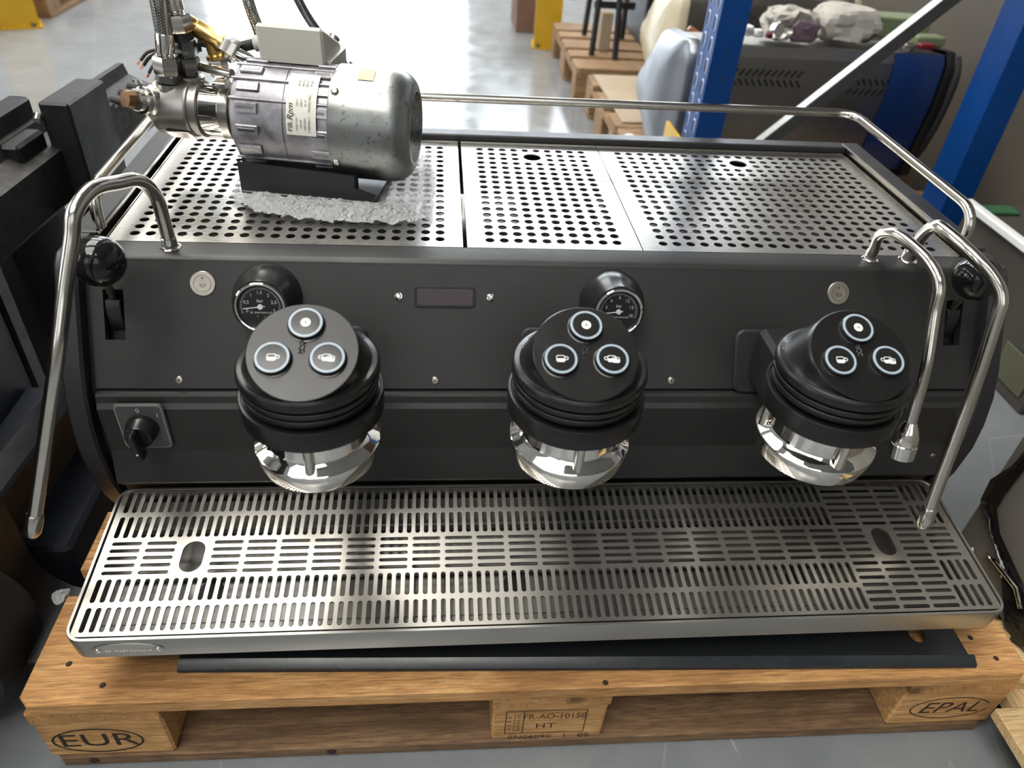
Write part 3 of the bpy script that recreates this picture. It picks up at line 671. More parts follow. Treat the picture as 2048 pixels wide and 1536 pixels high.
for k_ in range(3):
    hcol(xm + cw * k_, xm + cw * (k_ + 1), .0075, .0765, 7, .0330); hcol(xm + cw * k_, xm + cw * (k_ + 1), .1245, .1965, 7, .0330)
hcol(xm, xm + cw, *bC, 5, .033); hcol(xm + 2 * cw, xr, *bC, 5, .033)
mb.cell(xm + cw, xm + 2 * cw, *bC, rrect(xm + cw * 1.5 - .012, xm + cw * 1.5 + .012, .0815, .1225, .0118, 6), T)
for b_ in (bE, bD, bB, bA): vrow(xr + .0052, 4, .0104, b_, .0058)
hcol(xr, xr + .0416, *bC, 5, .033)
e0, e1 = UL + .0062, UR - .0062
mb.quad(e0, xl, .0075, .1965); mb.quad(xr + .0416, e1, .0075, .1965); mb.quad(e0, e1, .0060, .0075); mb.quad(e0, e1, .1965, VB - .0055)
c = [(e0, .0060), (e1, .0060), (e1, VB - .0055), (e0, VB - .0055)]
for i in range(4):
    a, b_ = c[i], c[(i + 1) % 4]; mb.add([(*a, 0), (*b_, 0), (*b_, -.010), (*a, -.010)], [(3, 2, 1, 0)])
mb.build('grate', 'steel_grate', tray)
# badge on the tray front
BM = TM @ Matrix(((1, 0, 0, -.4665), (0, 0, -1, 0), (0, 1, 0, -.0175), (0, 0, 0, 1)))
pts = [(-.0345, -.0065), (.0345, -.0065), (.0365, -.001)] + [(.036 * math.cos(a), .012 * math.sin(a)) for a in [PI * k_ / 16 for k_ in range(1, 16)]] + [(-.0365, -.001)]
bd = MB(BM); bd.prism(pts, .0010, None, .0004); bd = bd.build('badge', 'steel_tray', tray)
mb = MB(BM)
for sx in (-1, 1): mb.lathe([(.0034, .0008), (.0032, .0018), (.002, .0024)], 16, TR(sx * .0305, -.0012, 0))
text(mb, 'la marzocco', .0088, TR(0, -.0012, .0011), .0002, .3, 1.1); mb.build('badge_rivets', 'chrome', tray)

# ------------------------------------------------------------------ group heads (local frame: axis at the origin)
def group_head(x, lab):
    g = MB(); n = 56
    prof = [(.0560, .516), (.0612, .5170), (.0622, .5185), (.0624, .5235), (.0618, .5242), (.0596, .5246), (.0596, .5262), (.0624, .5268), (.0634, .5278), (.0634, .5318), (.0628, .5326), (.0602, .5332), (.0602, .5350), (.0632, .5358), (.0645, .5368), (.0650, .5410), (.0642, .5448), (.0622, .5468)]
    g.lathe(prof, n, None, True, False)
    dc = Vector((0, -.0180, .5690)); tl = R(26.5); DM = Matrix.Translation(dc) @ RX(tl); rr = .0488
    rows_ = []; steps = 7
    base = [Vector((.0622 * math.cos(2 * PI * i / n), .0622 * math.sin(2 * PI * i / n), .5468)) for i in range(n)]
    low = [Vector((.0560 * math.cos(2 * PI * i / n), .0560 * math.sin(2 * PI * i / n) + .0, .5445)) for i in range(n)]
    top = [DM @ Vector((rr * math.cos(2 * PI * i / n), rr * math.sin(2 * PI * i / n), -.0010)) for i in range(n)]
    top2 = [DM @ Vector(((rr - .0010) * math.cos(2 * PI * i / n), (rr - .0010) * math.sin(2 * PI * i / n), 0)) for i in range(n)]
    allr = [base]
    for s_ in range(1, steps):
        t = s_ / steps; row = []
        for i in range(n):
            p = low[i].lerp(top[i], t); e = (1 - t) ** 2; p = p.lerp(base[i], e * .55); row.append(p)
        allr.append(row)
    allr += [top, top2]
    vs = [p for r_ in allr for p in r_]; fs = []
    for j in range(len(allr) - 1):
        for i in range(n): fs.append((j * n + i, j * n + (i + 1) % n, (j + 1) * n + (i + 1) % n, (j + 1) * n + i))
    fs.append(tuple((len(allr) - 1) * n + i for i in range(n))); g.add(vs, fs)
    g = g.build('group_head', 'group_black', EM, label=lab); g.location = (x, .1, 0)
    MB().lathe([(.052, .4915), (.0650, .4915), (.0664, .4928), (.0668, .5128), (.0660, .5140), (.0640, .5142), (.0632, .5130), (.0600, .5128), (.050, .5130)], 56, None, False, False).build('locking_ring', 'group_black', g)
    MB().lathe([(.0495, .4930), (.0490, .4650), (.0497, .4626), (.0535, .4592), (.0598, .4562), (.0612, .4550), (.0614, .4535), (.0606, .4460), (.0580, .4362), (.0570, .4330), (.0550, .4312), (.040, .4312), (.036, .440)], 56, None, False, True).build('chrome_flange', 'chrome', g, 22)
    for px, py in ((.0, -.0545), (-.0540, .012), (.0540, .012)): MB().cyl((px, py, .4535), (px, py, .4935), .0046, n=16).build('pin', 'nickel', g)
    mb = MB(); mb.box(-.0185, .0185, .045, .150, .42, .49, .006); mb.build('arm', 'black_satin', g)
    Mg = TR(-x, -.1, 0) @ FP; mb = MB(Mg @ TR(x, -.120, 0)); mb.prism(rrect(-.037, .037, -.034, .044, .012), .006, None, .0025); mb.build('gasket', 'rubber', g)
    MB(TR(0, 0, 0)).lathe([(.0035, 0), (.0025, .0015)], 12, TR(-.052, .022, .5465)).build('cap_screw', 'chrome', g)
    # three buttons with pale rings and cup icons
    for bi, (bu, bv) in enumerate(((.0015, .0262), (-.0242, -.0085), (.0226, -.0085))):
        BMx = DM @ TR(bu, bv, 0)
        mb = MB(BMx); mb.lathe([(.0168, -.002), (.0168, .0003), (.0158, .0006), (.0157, .0042), (.0150, .0052), (.0125, .0054)], 40); mb.build('button', 'black_plastic', g)
        mb = MB(BMx); mb.lathe([(.0150, .0051), (.0147, .0056), (.0128, .0057), (.0125, .0053)], 40, None, False, False); mb.build('button_ring', 'blue_ring', g)
        mb = MB(BMx @ TR(0, .0, .0056))
        if bi == 0:
            for r0, r1 in ((0.0008, .0016), (.0019, .0029), (.0032, .0044)): mb.lathe([(r1, 0), (r0, 0)], 26, None, False, False)
        else:
            def cup(cx, cy, s_, hs):
                body = rrect(-.0040 * s_, .0040 * s_, -.0036 * s_, .0032 * s_, .0018 * s_, 4); inn = [(p[0] * .84, p[1] * .80) for p in body]; k = len(body)
                mb.add([(cx + p[0], cy + p[1], 0) for p in body] + [(cx + p[0], cy + p[1], 0) for p in inn], [(j, (j + 1) % k, k + (j + 1) % k, k + j) for j in range(k)])
                half = [p for p in inn if p[1] <= 0]; half = sorted(half, key=lambda p: math.atan2(p[1] + .0006, p[0])); mb.add([(cx + p[0], cy + p[1], .00005) for p in half] + [(cx - .0033 * s_, cy, .00005), (cx + .0033 * s_, cy, .00005)][::-1], [tuple(range(len(half) + 2))])
                mb.lathe([(.0019 * s_, 0), (.0012 * s_, 0)], 14, TR(cx + hs * .0052 * s_, cy + .0002, 0), False, False)
            if bi == 1: cup(-.0005, 0, 1, 1)
            else: cup(.0030, -.0012, .85, 0); cup(-.0008, 0, 1, -1)
        mb.build('button_icon', 'white_print', g)
    mb = MB(DM @ TR(-.0005, .004, 0))      # small embossed crest
    for pth in ([(-.001, .0065), (.001, .0050), (.0005, .0025), (.0022, .0010), (.0012, -.0020), (.0022, -.0055)], [(-.0010, .0062), (-.0022, .0035), (-.0008, .0015), (-.0026, -.0010), (-.0010, -.0030), (-.0028, -.0060)], [(-.0028, -.0020), (.0028, -.0035)], [(-.0024, -.0045), (.0010, -.0062)], [(.0010, .0030), (.0030, .0045)]):
        mb.tube(smooth_path([(a, b_, .0002) for a, b_ in pth], 3), .00055, 6)
    mb.build('crest', 'black_plastic', g)
    return g
gh = group_head(-.2600, 'group head nearest the rotary switch')
for x, lab in ((-.0085, 'group head between the two others'), (.2540, 'group head nearest the hot water tap')):
    c_ = copy_tree(gh, EM); c_.location = (x, .1, 0); c_['label'] = lab
# ------------------------------------------------------------------ pump motor lying on bubble wrap on the machine top
WRAP = [(-.4050, .4600), (-.3700, .4180), (-.3107, .3985), (-.2498, .3905), (-.1954, .3920), (-.1540, .4050), (-.1480, .4658), (-.1500, .5858), (-.1600, .6350), (-.20, .6480), (-.30, .62), (-.3700, .58), (-.4060, .5142)]
def inside(x, y, poly):
    c = False; j = len(poly) - 1
    for i in range(len(poly)):
        a, b = poly[i], poly[j]
        if (a[1] > y) != (b[1] > y) and x < (b[0] - a[0]) * (y - a[1]) / (b[1] - a[1]) + a[0]: c = not c
        j = i
    return c
def edge_dist(x, y, poly):
    d = 9
    for i in range(len(poly)):
        a = Vector(poly[i]); b = Vector(poly[(i + 1) % len(poly)]); p = Vector((x, y)); t = max(0, min(1, (p - a).dot(b - a) / (b - a).length_squared)); d = min(d, (p - a.lerp(b, t)).length)
    return d
mb = MB(); st = .0028; nx = int(.27 / st); ny = int(.27 / st); idx = {}; vs = []; fs = []
WC = Vector((-.275, .51))
for i in range(nx):
    for j in range(ny):
        x = -.412 + i * st; y = .386 + j * st
        if inside(x, y, WRAP) or edge_dist(x, y, WRAP) < .004 * (1 + noise.noise((x * 60, y * 60, 3))):
            e = edge_dist(x, y, WRAP) if inside(x, y, WRAP) else 0
            q = noise.noise((x * 70, y * 70, 0)) * .5 + noise.noise((x * 160, y * 160, 5)) * .3
            bub = max(0, math.sin(x * 2 * PI / .012) * math.sin(y * 2 * PI / .012 + (x // .012) % 2)) * .0022
            ca, sa = math.cos(R(9)), math.sin(R(9)); lx = (x + .277) * ca - (y - .517) * sa; ly = (x + .277) * sa + (y - .517) * ca; dd = max(-.112 - lx, lx - .070, -.070 - ly, ly - .064, 0); under = max(0, 1 - dd / .010)
            out = min(1, e / .02); z = .5392 + (.0045 + .0085 * out * (1 - under) + q * .0075 * (1 - .7 * under) + bub * (1 - under))
            z = z * (1 - under) + .5402 * under
            idx[(i, j)] = len(vs); vs.append((x, y, max(.5388, z)))
for (i, j) in idx:
    if all(k in idx for k in ((i + 1, j), (i, j + 1), (i + 1, j + 1))): fs.append((idx[(i, j)], idx[(i + 1, j)], idx[(i + 1, j + 1)], idx[(i, j + 1)]))
mb.add(vs, fs); wr = mb.build('bubble_wrap', 'clear_wrap', None, 80, label='crumpled clear bubble wrap sheet under the pump motor', cat='bubble wrap')

PX, PY, PZ = -.277, .517, .6235
PUMP = thing('pump_motor', (PX, PY, .5424), 'grey electric pump motor with steel fan cover, fittings and braided hoses, lying on bubble wrap', 'pump motor')
AX = TR(PX, PY, PZ) @ RZ(R(-9)); LM = AX @ RY(PI / 2)          # lathe axis z -> motor axis
def ax(x, y=0, z=0): return AX @ Vector((x, y, z))
mb = MB(LM); mb.lathe([(.030, -.1130), (.056, -.1125), (.0625, -.108), (.0645, -.100), (.0645, .014)], 64); body = mb.build('motor_body', 'aluminium_cast', PUMP)
# ribs and notches cast along the body
for k in range(16):
    a = 2 * PI * (k + .5) / 16
    if abs(((a - PI / 2 + PI) % (2 * PI)) - PI) < .5: continue
    m_ = AX @ RX(a); MB(m_).box(-.110, .013, -.0016, .0016, .0635, .0668, .0008).build('rib', 'aluminium_cast', body)
for k in range(14):
    a = 2 * PI * (k + .2) / 16 - .9
    for x0, x1 in ((-.102, -.074), (-.012, .012)):
        m_ = AX @ RX(a); mb = MB(m_); mb.box(x0, x1, -.0060, .0060, .0635, .0672, .0010); mb.build('cooling_lug', 'aluminium_cast', body)
        mb = MB(m_); mb.box(x0 + .003, x1 - .004, -.0020, .0020, .0668, .06745, .0002); mb.build('lug_groove', 'nickel_dark', body)
mb = MB(LM); mb.lathe([(.0652, -.0445), (.0656, -.0445), (.0656, -.0437), (.0652, -.0437)], 64, None, False, False); mb.build('seam', 'nickel_dark', body)
pr = [(.0655, .011), (.0685, .0112), (.0690, .0135), (.0690, .0780)] + [(.0445 + .0245 * math.cos(t), .0780 + .030 * math.sin(t)) for t in [PI / 2 * k / 9 for k in range(1, 10)]] + [(.0430, .1080)]
fan = MB(LM); fan.lathe(pr, 72, None, False, False); fan = fan.build('fan_cover', 'zinc', PUMP, label='zinc-plated fan cover')
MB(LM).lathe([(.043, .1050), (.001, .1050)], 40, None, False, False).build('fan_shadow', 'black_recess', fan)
mb = MB(LM @ TR(0, 0, .1075)); n = 13
for k in range(-n, n + 1):
    for sgn in (-1, 1):
        o_ = k * .0068; h = math.sqrt(max(0, .043 ** 2 - o_ * o_))
        if h > .004: mb.box(-h, h, o_ - .0007, o_ + .0007, -.0006, .0006, 0, RZ(sgn * PI / 6))
mb.build('fan_grille', 'nickel_dark', fan, kind='stuff')
for a in (R(20), R(160), R(250)):
    p = AX @ (RX(a - PI / 2) @ Vector((.018, 0, .0688))); d = (AX.to_3x3() @ (RX(a - PI / 2).to_3x3() @ Vector((0, 0, 1))))
for a in (R(48), R(112), R(-25)):
    d = AX.to_3x3() @ Vector((0, -math.cos(a), math.sin(a))); p = AX @ Vector((.019, -math.cos(a) * .0688, math.sin(a) * .0688)); MB().lathe([(.0048, 0), (.0048, .0010), (.0032, .0030), (.0015, .0034)], 16, frame(p, d)).build('cover_screw', 'nickel', fan)
# label and torn tape curved round the body
def curved(mb, r, x0, x1, a0, a1, n=10):
    vs = []
    for i in range(n + 1):
        a = a0 + (a1 - a0) * i / n
        for x in (x0, x1): vs.append((x, -math.cos(a) * r, math.sin(a) * r))
    mb.add(vs, [(2 * i, 2 * i + 1, 2 * i + 3, 2 * i + 2) for i in range(n)], AX)
mb = MB(); curved(mb, .0686, -.038, -.0015, R(2), R(66)); lab = mb.build('rating_label', 'label_white', PUMP)
mb = MB()
def lab_text(s_, size, x, a, sh=0, sx=1.0):
    d = Vector((0, -math.cos(a), math.sin(a))); up = Vector((0, math.sin(a), math.cos(a)))
    M = Matrix(((0, -1, 0, x), (up.y, 0, d.y, d.y * .0688), (up.z, 0, d.z, d.z * .0688), (0, 0, 0, 1))); text(mb, s_, size, AX @ M, .0003, sh, 1.0, sx)
lab_text('FIR', .0085, -.0325, R(10)); lab_text('Rpm', .0105, -.0325, R(24), .3); 
for k, (x, parts) in enumerate(((-.0245, ('TYPE 1101', '220 V', '50 Hz')), (-.0195, ('150 W', '220 V', '60 Hz')), (-.0145, ('1400 RPM', '10 uF', '450 VL')), (-.0095, ('THERMALLY', 'PROTECTED', 'IP 20')))):
    for s_, a in zip(parts, (13, 33, 54)): lab_text(s_, .0036, x, R(a))
mb.build('label_lettering', 'ink', lab)
mb = MB(); curved(mb, .0697, .043, .062, R(64), R(83), 6); mb.build('torn_tape', 'tape_paper', fan)
# terminal box
tb = MB(AX); tb.prism([(-.087, .006), (.002, .006), (.002, .075), (-.087, .075)], .018, TR(0, 0, .052)); tb.prism([(.000, .066), (-.002, .106), (.002, .109), (.072, .078), (.075, .074), (.075, .066)], .082, Matrix(((0, 0, 1, -.086), (1, 0, 0, 0), (0, 1, 0, 0), (0, 0, 0, 1))), .003); tb = tb.build('terminal_box', 'cream_plastic', PUMP)
mb = MB(AX); mb.box(-.095, -.079, .030, .060, .066, .086, .004); mb.cyl((-.094, .045, .076), (-.106, .045, .074), .010, n=16); mb.build('cable_gland', 'cream_plastic', tb)
# foot bracket
mb = MB(AX); zb = .5427 - PZ
mb.box(-.108, .066, -.066, .060, zb, zb + .0035, .001); mb.prism([(-.108, zb + .0005), (.040, zb + .0005), (.040, -.045), (-.108, -.040)], .004, Matrix(((1, 0, 0, 0), (0, 0, -1, -.045), (0, 1, 0, 0), (0, 0, 0, 1)))); mb.build('foot_bracket', 'black_satin', PUMP)
mb = MB(AX); mb.prism([(-.108, zb + .0005), (.060, zb + .0005), (.066, zb + .012), (.040, zb + .020), (.040, -.045), (-.108, -.040)], .003, Matrix(((1, 0, 0, 0), (0, 0, -1, -.062), (0, 1, 0, 0), (0, 0, 0, 1)))); mb.build('foot_flange', 'black_satin', PUMP)
# pump head, on the motor axis to the far side
HX = -.014
hd = MB(LM); hd.lathe([(.010, -.2300), (.028, -.2295), (.0335, -.2240), (.0345, -.2150), (.0345, -.1830), (.0350, -.1820), (.0350, -.1780), (.0325, -.1765), (.0325, -.1700), (.0345, -.1690), (.0345, -.1660), (.030, -.1640), (.0285, -.140), (.030, -.118), (.030, -.112)], 44); hd = hd.build('pump_head', 'steel_cast', PUMP)
MB(LM).lathe([(.0310, -.163), (.0310, -.1395), (.0316, -.139), (.0316, -.128)], 44, None, False, False).build('polished_neck', 'chrome', hd)
cl = MB(LM); cl.lathe([(.034, -.136), (.0372, -.136), (.0372, -.125), (.034, -.125)], 44, None, False, False); cl = cl.build('clamp_band', 'nickel', hd)
mb = MB(AX); mb.box(-.139, -.122, -.030, -.012, .036, .044, .001); mb.cyl((-.131, -.040, .040), (-.131, .0, .040), .0032, n=12); mb.build('clamp_screw', 'nickel', hd)
mb = MB(AX); mb.cyl((-.195, .030, .046), (-.125, .004, .046), .0058, n=14, b=.001); mb.build('bypass_tube', 'nickel', hd)
# port facing the camera with brass plug
q = Vector((-.216, -.004, .006)); dr = Vector((-.45, -.85, .28)).normalized(); mbp = MB(AX)
mbp.lathe([(.020, .010), (.0195, .024), (.0165, .028), (.0165, .034), (.0135, .036), (.0135, .042)], 28, frame(q, dr)); mbp.build('side_port', 'nickel', hd)
mb = MB(AX); mb.hexnut(q + dr * .040, q + dr * .046, .0128); mb.build('lock_nut', 'nickel_dark', hd)
mb = MB(AX); mb.lathe([(.0105, .045), (.0110, .050), (.0098, .0565), (.004, .0568)], 10, frame(q, dr)); mb.build('brass_plug', 'brass_dark', hd)
mb = MB(AX); mb.prism(rrect(-.0165, .0165, -.012, .012, .002, 3), .0012, frame((-.196, -.0200, -.0285), (.0, -.60, -.8)), .0004); mb.build('maker_plate', 'nickel', hd)
# two upright ports with fittings
def world_tube(pts, r, name, m_, parent, k=8, n=12): return MB().tube(smooth_path(pts, k), r, n).build(name, m_, parent)
A = [Vector(p) for p in ((-.4830, .540, .610), (-.4800, .540, .6560), (-.4785, .541, .6660), (-.4770, .541, .6880), (-.4740, .542, .7080))]
MB().lathe([(.0165, 0), (.0165, .030), (.0150, .040), (.0150, .046)], 28, frame(A[0], A[1] - A[0])).build('inlet_port', 'steel_cast', hd)
mb = MB(); mb.hexnut(A[1], A[2], .0155); mb.build('union_nut', 'nickel_dark', hd)
mb = MB(); mb.hexnut(A[2], A[3], .0165); mb.build('hose_nut', 'nickel', hd)
mb = MB(); mb.lathe([(.0095, 0), (.0095, .003), (.0112, .004), (.0112, .024), (.0105, .026)], 20, frame(A[3], A[4] - A[3])); mb.build('ferrule', 'chrome', hd)
ho = world_tube([A[4], (-.4735, .543, .735), (-.4715, .542, .765), (-.468, .540, .80), (-.455, .545, .86), (-.42, .60, .93), (-.37, .72, .95)], .0100, 'braided_hose', 'braid', PUMP)
B = [Vector(p) for p in ((-.4640, .560, .600), (-.4590, .562, .6600), (-.4580, .562, .6820), (-.4575, .562, .7020), (-.4590, .561, .7120), (-.4605, .560, .7320), (-.4620, .560, .7520))]
mb = MB(); mb.lathe([(.0185, 0), (.0185, .050), (.0175, .060)], 28, frame(B[0], B[1] - B[0])); mb.build('outlet_port', 'steel_cast', hd)
mb = MB(); mb.hexnut(B[1], B[2], .0150); mb.build('check_valve', 'nickel_dark', hd)
mb = MB(); mb.hexnut(B[2], B[3], .0138); mb.build('adapter', 'nickel_dark', hd)
mb = MB(); mb.lathe([(.0125, 0), (.0125, .010)], 20, frame(B[3], B[4] - B[3])); mb.build('seal_ring', 'black_satin', hd)
mb = MB(); mb.hexnut(B[4], B[5], .0165); mb.build('hose_nut', 'nickel', hd)
mb = MB(); mb.lathe([(.0095, 0), (.0095, .003), (.0110, .004), (.0110, .022), (.010, .024)], 20, frame(B[5], B[6] - B[5])); mb.build('ferrule', 'chrome', hd)
world_tube([B[6], (-.464, .560, .775), (-.462, .563, .80), (-.445, .58, .86), (-.41, .66, .92), (-.34, .78, .93)], .0098, 'braided_hose', 'braid', PUMP)
# brass tee with white-metal nut and hose
T0, T1 = Vector((-.4520, .575, .7190)), Vector((-.4080, .565, .6950)); td = (T1 - T0).normalized(); tee = MB()
tee.lathe([(.006, -.006), (.0095, -.006), (.0100, .006), (.0092, .008), (.0092, .010), (.0112, .012), (.0112, .040), (.0125, .042), (.0125, .050)], 24, frame(T0, td)); 
tmid = T0 + td * .030; tee.lathe([(.0095, 0), (.0095, .020), (.0125, .022), (.0125, .026)], 24, frame(tmid, Vector((.12, -.1, -1)))); tee = tee.build('brass_tee', 'brass', hd)
mb = MB(); mb.hexnut(tmid + Vector((.003, -.003, -.026)), tmid + Vector((.005, -.004, -.046)), .0125); mb.build('tee_nut', 'nickel', hd)
mb = MB(); mb.hexnut(T0 + td * .046, T0 + td * .066, .0150); mb.build('hose_nut', 'nickel', hd)
mb = MB(); mb.lathe([(.0088, 0), (.0088, .020), (.0098, .022), (.0098, .028)], 20, frame(T0 + td * .066, td)); mb.build('ferrule', 'chrome', hd)
e = T0 + td * .092
world_tube([e, e + td * .02, (-.352, .585, .672), (-.325, .615, .668), (-.30, .645, .672), (-.285, .662, .690)], .0078, 'braided_hose', 'braid', PUMP)
world_tube([(-.386, .64, .86), (-.387, .625, .80), (-.384, .608, .748), (-.374, .602, .708), (-.366, .605, .675), (-.355, .63, .645)], .0074, 'braided_hose', 'braid', PUMP)
world_tube([(-.345, .67, .83), (-.342, .655, .775), (-.322, .64, .730), (-.300, .640, .695), (-.285, .66, .672)], .0058, 'rubber_hose', 'nickel_dark', PUMP)
# cable and loose wires
world_tube([ax(-.105, .045, .074), (-.418, .575, .688), (-.432, .584, .693), (-.446, .590, .694)], .0066, 'power_cable', 'rubber', PUMP)
tm = tmid + Vector((.005, -.004, -.044))
world_tube([tm, tm + Vector((-.004, .004, -.02)), tm + Vector((.0, .01, -.045)), (-.405, .585, .590), (-.385, .60, .575)], .0050, 'drain_tube', 'nickel_dark', PUMP)
for mname, pts in (('wire_brown', [(-.4460, .590, .690), (-.470, .582, .6925), (-.4921, .575, .687), (-.5098, .575, .6815), (-.5200, .575, .6720)]), ('wire_black', [(-.4460, .588, .687), (-.470, .580, .6890), (-.4930, .574, .6830), (-.5080, .573, .6760), (-.5170, .573, .6665)]), ('wire_blue', [(-.4460, .588, .684), (-.470, .580, .6830), (-.4920, .574, .6760), (-.5060, .573, .6660), (-.5130, .573, .6570)]), ('wire_yellow', [(-.450, .588, .682), (-.475, .580, .6790), (-.4950, .572, .6720), (-.5000, .571, .6620), (-.5030, .571, .6540), (-.5080, .571, .6480)])):
    o = world_tube(pts, .0021, 'wire', mname, PUMP, 6, 8); e1 = Vector(pts[-1]); d1 = (e1 - Vector(pts[-2])).normalized(); mb = MB()
    for k in range(5): mb.tube([e1 - d1 * .001, e1 + d1 * .006 + Vector((random.uniform(-1, 1), random.uniform(-1, 1), random.uniform(-1, 1))) * .0022], [.0006, .0004], 5)
    mb.build('copper_strands', 'copper', o, kind='stuff')

# ------------------------------------------------------------------ forklift carriage beside the machine
FL = thing('forklift', (-.72, .45, 0), 'black forklift fork carriage and forks standing close beside the espresso machine', 'forklift')
FM = TR(-.673, .440, 0) @ RZ(R(-4.1))
prof = [(-.055, .445), (-.055, .562), (-.046, .573), (-.036, .573), (-.031, .556), (-.012, .548), (-.008, .546), (0, .543), (0, .478), (-.006, .470), (-.03, .470)]
bar = MB(FM); bar.prism(prof, 1.00, Matrix(((1, 0, 0, 0), (0, 0, -1, .475), (0, 1, 0, 0), (0, 0, 0, 1))), .002); bar = bar.build('carriage_bar', 'fork_worn', FL)
for y in (.325, .36, .395, .43): MB(FM).cyl((-.016, y, .546), (.0008, y, .5435), .0095, n=14).build('notch', 'black_recess', bar)
MB(FM).cyl((-.012, .455, .5460), (-.012, .455, .5530), .009, .006, 14).build('stop_bolt', 'nickel', bar)
MB(FM).box(-.045, 0, -.50, .49, .16, .235, .004).build('lower_carriage_bar', 'fork_black', FL)
for y0, y1 in ((-.45, -.33), (.05, .20)): MB(FM).box(-.075, -.046, y0, y1, .10, .60, .004).build('carriage_upright', 'fork_black', FL)
def fork(y0, y1, ln, ztop):
    if ln < 0: return MB(FM).box(-.013, .028, y0, y1, .11, ztop, .003)
    t = .028; pr = [(-.013, ztop), (t, ztop), (t, .16)] + [(t + .055 - .055 * math.cos(a), .16 - .066 * math.sin(a)) for a in [PI / 2 * k / 7 for k in range(1, 8)]]
    x_end = t + .055 + ln
    pr += [(x_end, .094), (x_end, .070), (t + .055, .056)] + [(t + .055 - .096 * math.sin(a), .056 + .104 * (1 - math.cos(a))) for a in [PI / 2 * k / 7 for k in range(1, 8)]]
    mb = MB(FM); mb.prism(pr, y1 - y0, Matrix(((1, 0, 0, 0), (0, 0, -1, y1), (0, 1, 0, 0), (0, 0, 0, 1))), .002); return mb
fork(.155, .268, -1, .607).build('fork', 'fork_black', FL, label='fork whose squared top stands over the carriage bar')
fork(-.350, -.235, .0, .607).build('fork', 'fork_black', FL, label='fork with a curved heel against the pallet end')
mb = MB(FM); mb.box(-.075, -.014, .085, .154, .46, .572, .004); mb.build('hook_block', 'fork_black', FL)
MB(FM).cyl((-.015, .147, .585), (-.015, .154, .590), .006, n=12).build('lock_pin', 'nickel', FL)
MB().box(-1.05, -.840, .62, .775, .04, 1.2, .005).build('mast_channel', 'fork_black', FL)
MB().box(-1.05, -.840, -.20, -.02, .04, 1.2, .005).build('mast_channel', 'fork_black', FL)
MB().box(-.88, -.845, -.02, .62, .02, .45, .004).build('mast_plate', 'navy_black', FL)
MB().box(-.845, -.640, .24, .60, .012, .125, .006).build('straddle_leg', 'navy_black', FL)
MB().tube(smooth_path([(-.735, .30, .50), (-.70, .27, .46), (-.690, .235, .40), (-.70, .20, .34), (-.735, .17, .30), (-.78, .16, .28)], 8), .013, 12).build('hydraulic_hose', 'rubber', FL)
MB().cyl((-.700, .272, .465), (-.6935, .252, .425), .0165, n=18, b=.002).build('hose_fitting', 'nickel_dark', FL)
MB(TR(-.76, .10, .13) @ RX(PI / 2) @ RZ(0)).lathe([(.05, -.05), (.115, -.05), (.125, -.035), (.125, .035), (.115, .05), (.05, .05)], 32).build('load_wheel', 'rubber', FL)
mb = MB(); mb.sphere((-.610, .150, .142), .007, 16, 10, (.8, 1.8, .6)); mb.v = [p + Vector((noise.noise(p * 90), noise.noise(p * 90 + Vector((3, 1, 2))), noise.noise(p * 90 + Vector((7, 5, 1))))) * .009 for p in mb.v]
mb.build('plastic_scrap', 'clear_wrap', None, 80, label='crumpled clear plastic scrap between fork and pallet edge', cat='plastic scrap')

# ------------------------------------------------------------------ blue rack frame
def upright(x0, x1, y0, y1, h, nslots):
    mb = MB(); t = .004; c = .014
    mb.prism([(x0, y0), (x1, y0), (x1, y0 + c), (x1 - t, y0 + c), (x1 - t, y0 + t), (x0 + t, y0 + t), (x0 + t, y1 - t), (x1 - t, y1 - t), (x1 - t, y1 - c), (x1, y1 - c), (x1, y1), (x0, y1)], h); return mb
RK = thing('pallet_rack', (.83, 1.3, 0), 'blue steel pallet rack frame with slotted uprights and a grey diagonal strut', 'rack')
UPL = upright(.462, .526, 1.25, 1.345, 2.3, 0).build('upright', 'blue_paint', RK); UPR = upright(1.160, 1.232, 1.25, 1.345, 2.3, 0).build('upright', 'blue_paint', RK)
pitch = .045; sl_me = None
for ui, (ux, host) in enumerate(((.462, UPL),)):
    for k in range(6, 20):
        for y in (1.272, 1.322):
            Mx = Matrix(((0, 0, -1, ux - .0005), (1, 0, 0, y), (0, 1, 0, .07 + k * pitch), (0, 0, 0, 1)))
            if sl_me is None:
                mb = MB(); o_ = rrect(-.0085, .0085, -.0175, .0175, .0084, 5); i_ = rrect(-.0060, .0060, -.0150, .0150, .0059, 5); n = len(o_)
                mb.add([(*p, 0) for p in o_] + [(*p, .0015) for p in i_] + [(*p, -.0004) for p in i_], [(j, (j + 1) % n, n + (j + 1) % n, n + j) for j in range(n)]); sl_me = mb.mesh('slot_rim', 'slot_edge')
                mb2 = MB(); mb2.add([(*p, .0002) for p in i_], [tuple(range(n))]); sl_dk = mb2.mesh('slot_hole', 'navy_black')
            o = link('slot_rim', sl_me, host); o.matrix_basis = Mx; o = link('slot_hole', sl_dk, host); o.matrix_basis = Mx
hole_me = MB().lathe([(.0035, 0), (.003, .0004)], 10, RX(PI / 2)).mesh('bolt_hole', 'navy_black')
for k in range(5, 14):
    o = link('bolt_hole', hole_me, UPL); o.matrix_basis = TR(.498, 1.2499, .02 + k * .06)
    o = link('bolt_hole', hole_me, UPR); o.matrix_basis = TR(1.196, 1.2499, .02 + k * .06)
a = Vector((.535, 1.262, .235)); b = Vector((1.145, 1.262, .845)); d = (b - a).normalized(); up = Vector((-d.z, 0, d.x))
S = Matrix(((d.x, up.x, 0, a.x), (0, 0, -1, a.y + .03), (d.z, up.z, 0, a.z), (0, 0, 0, 1)))
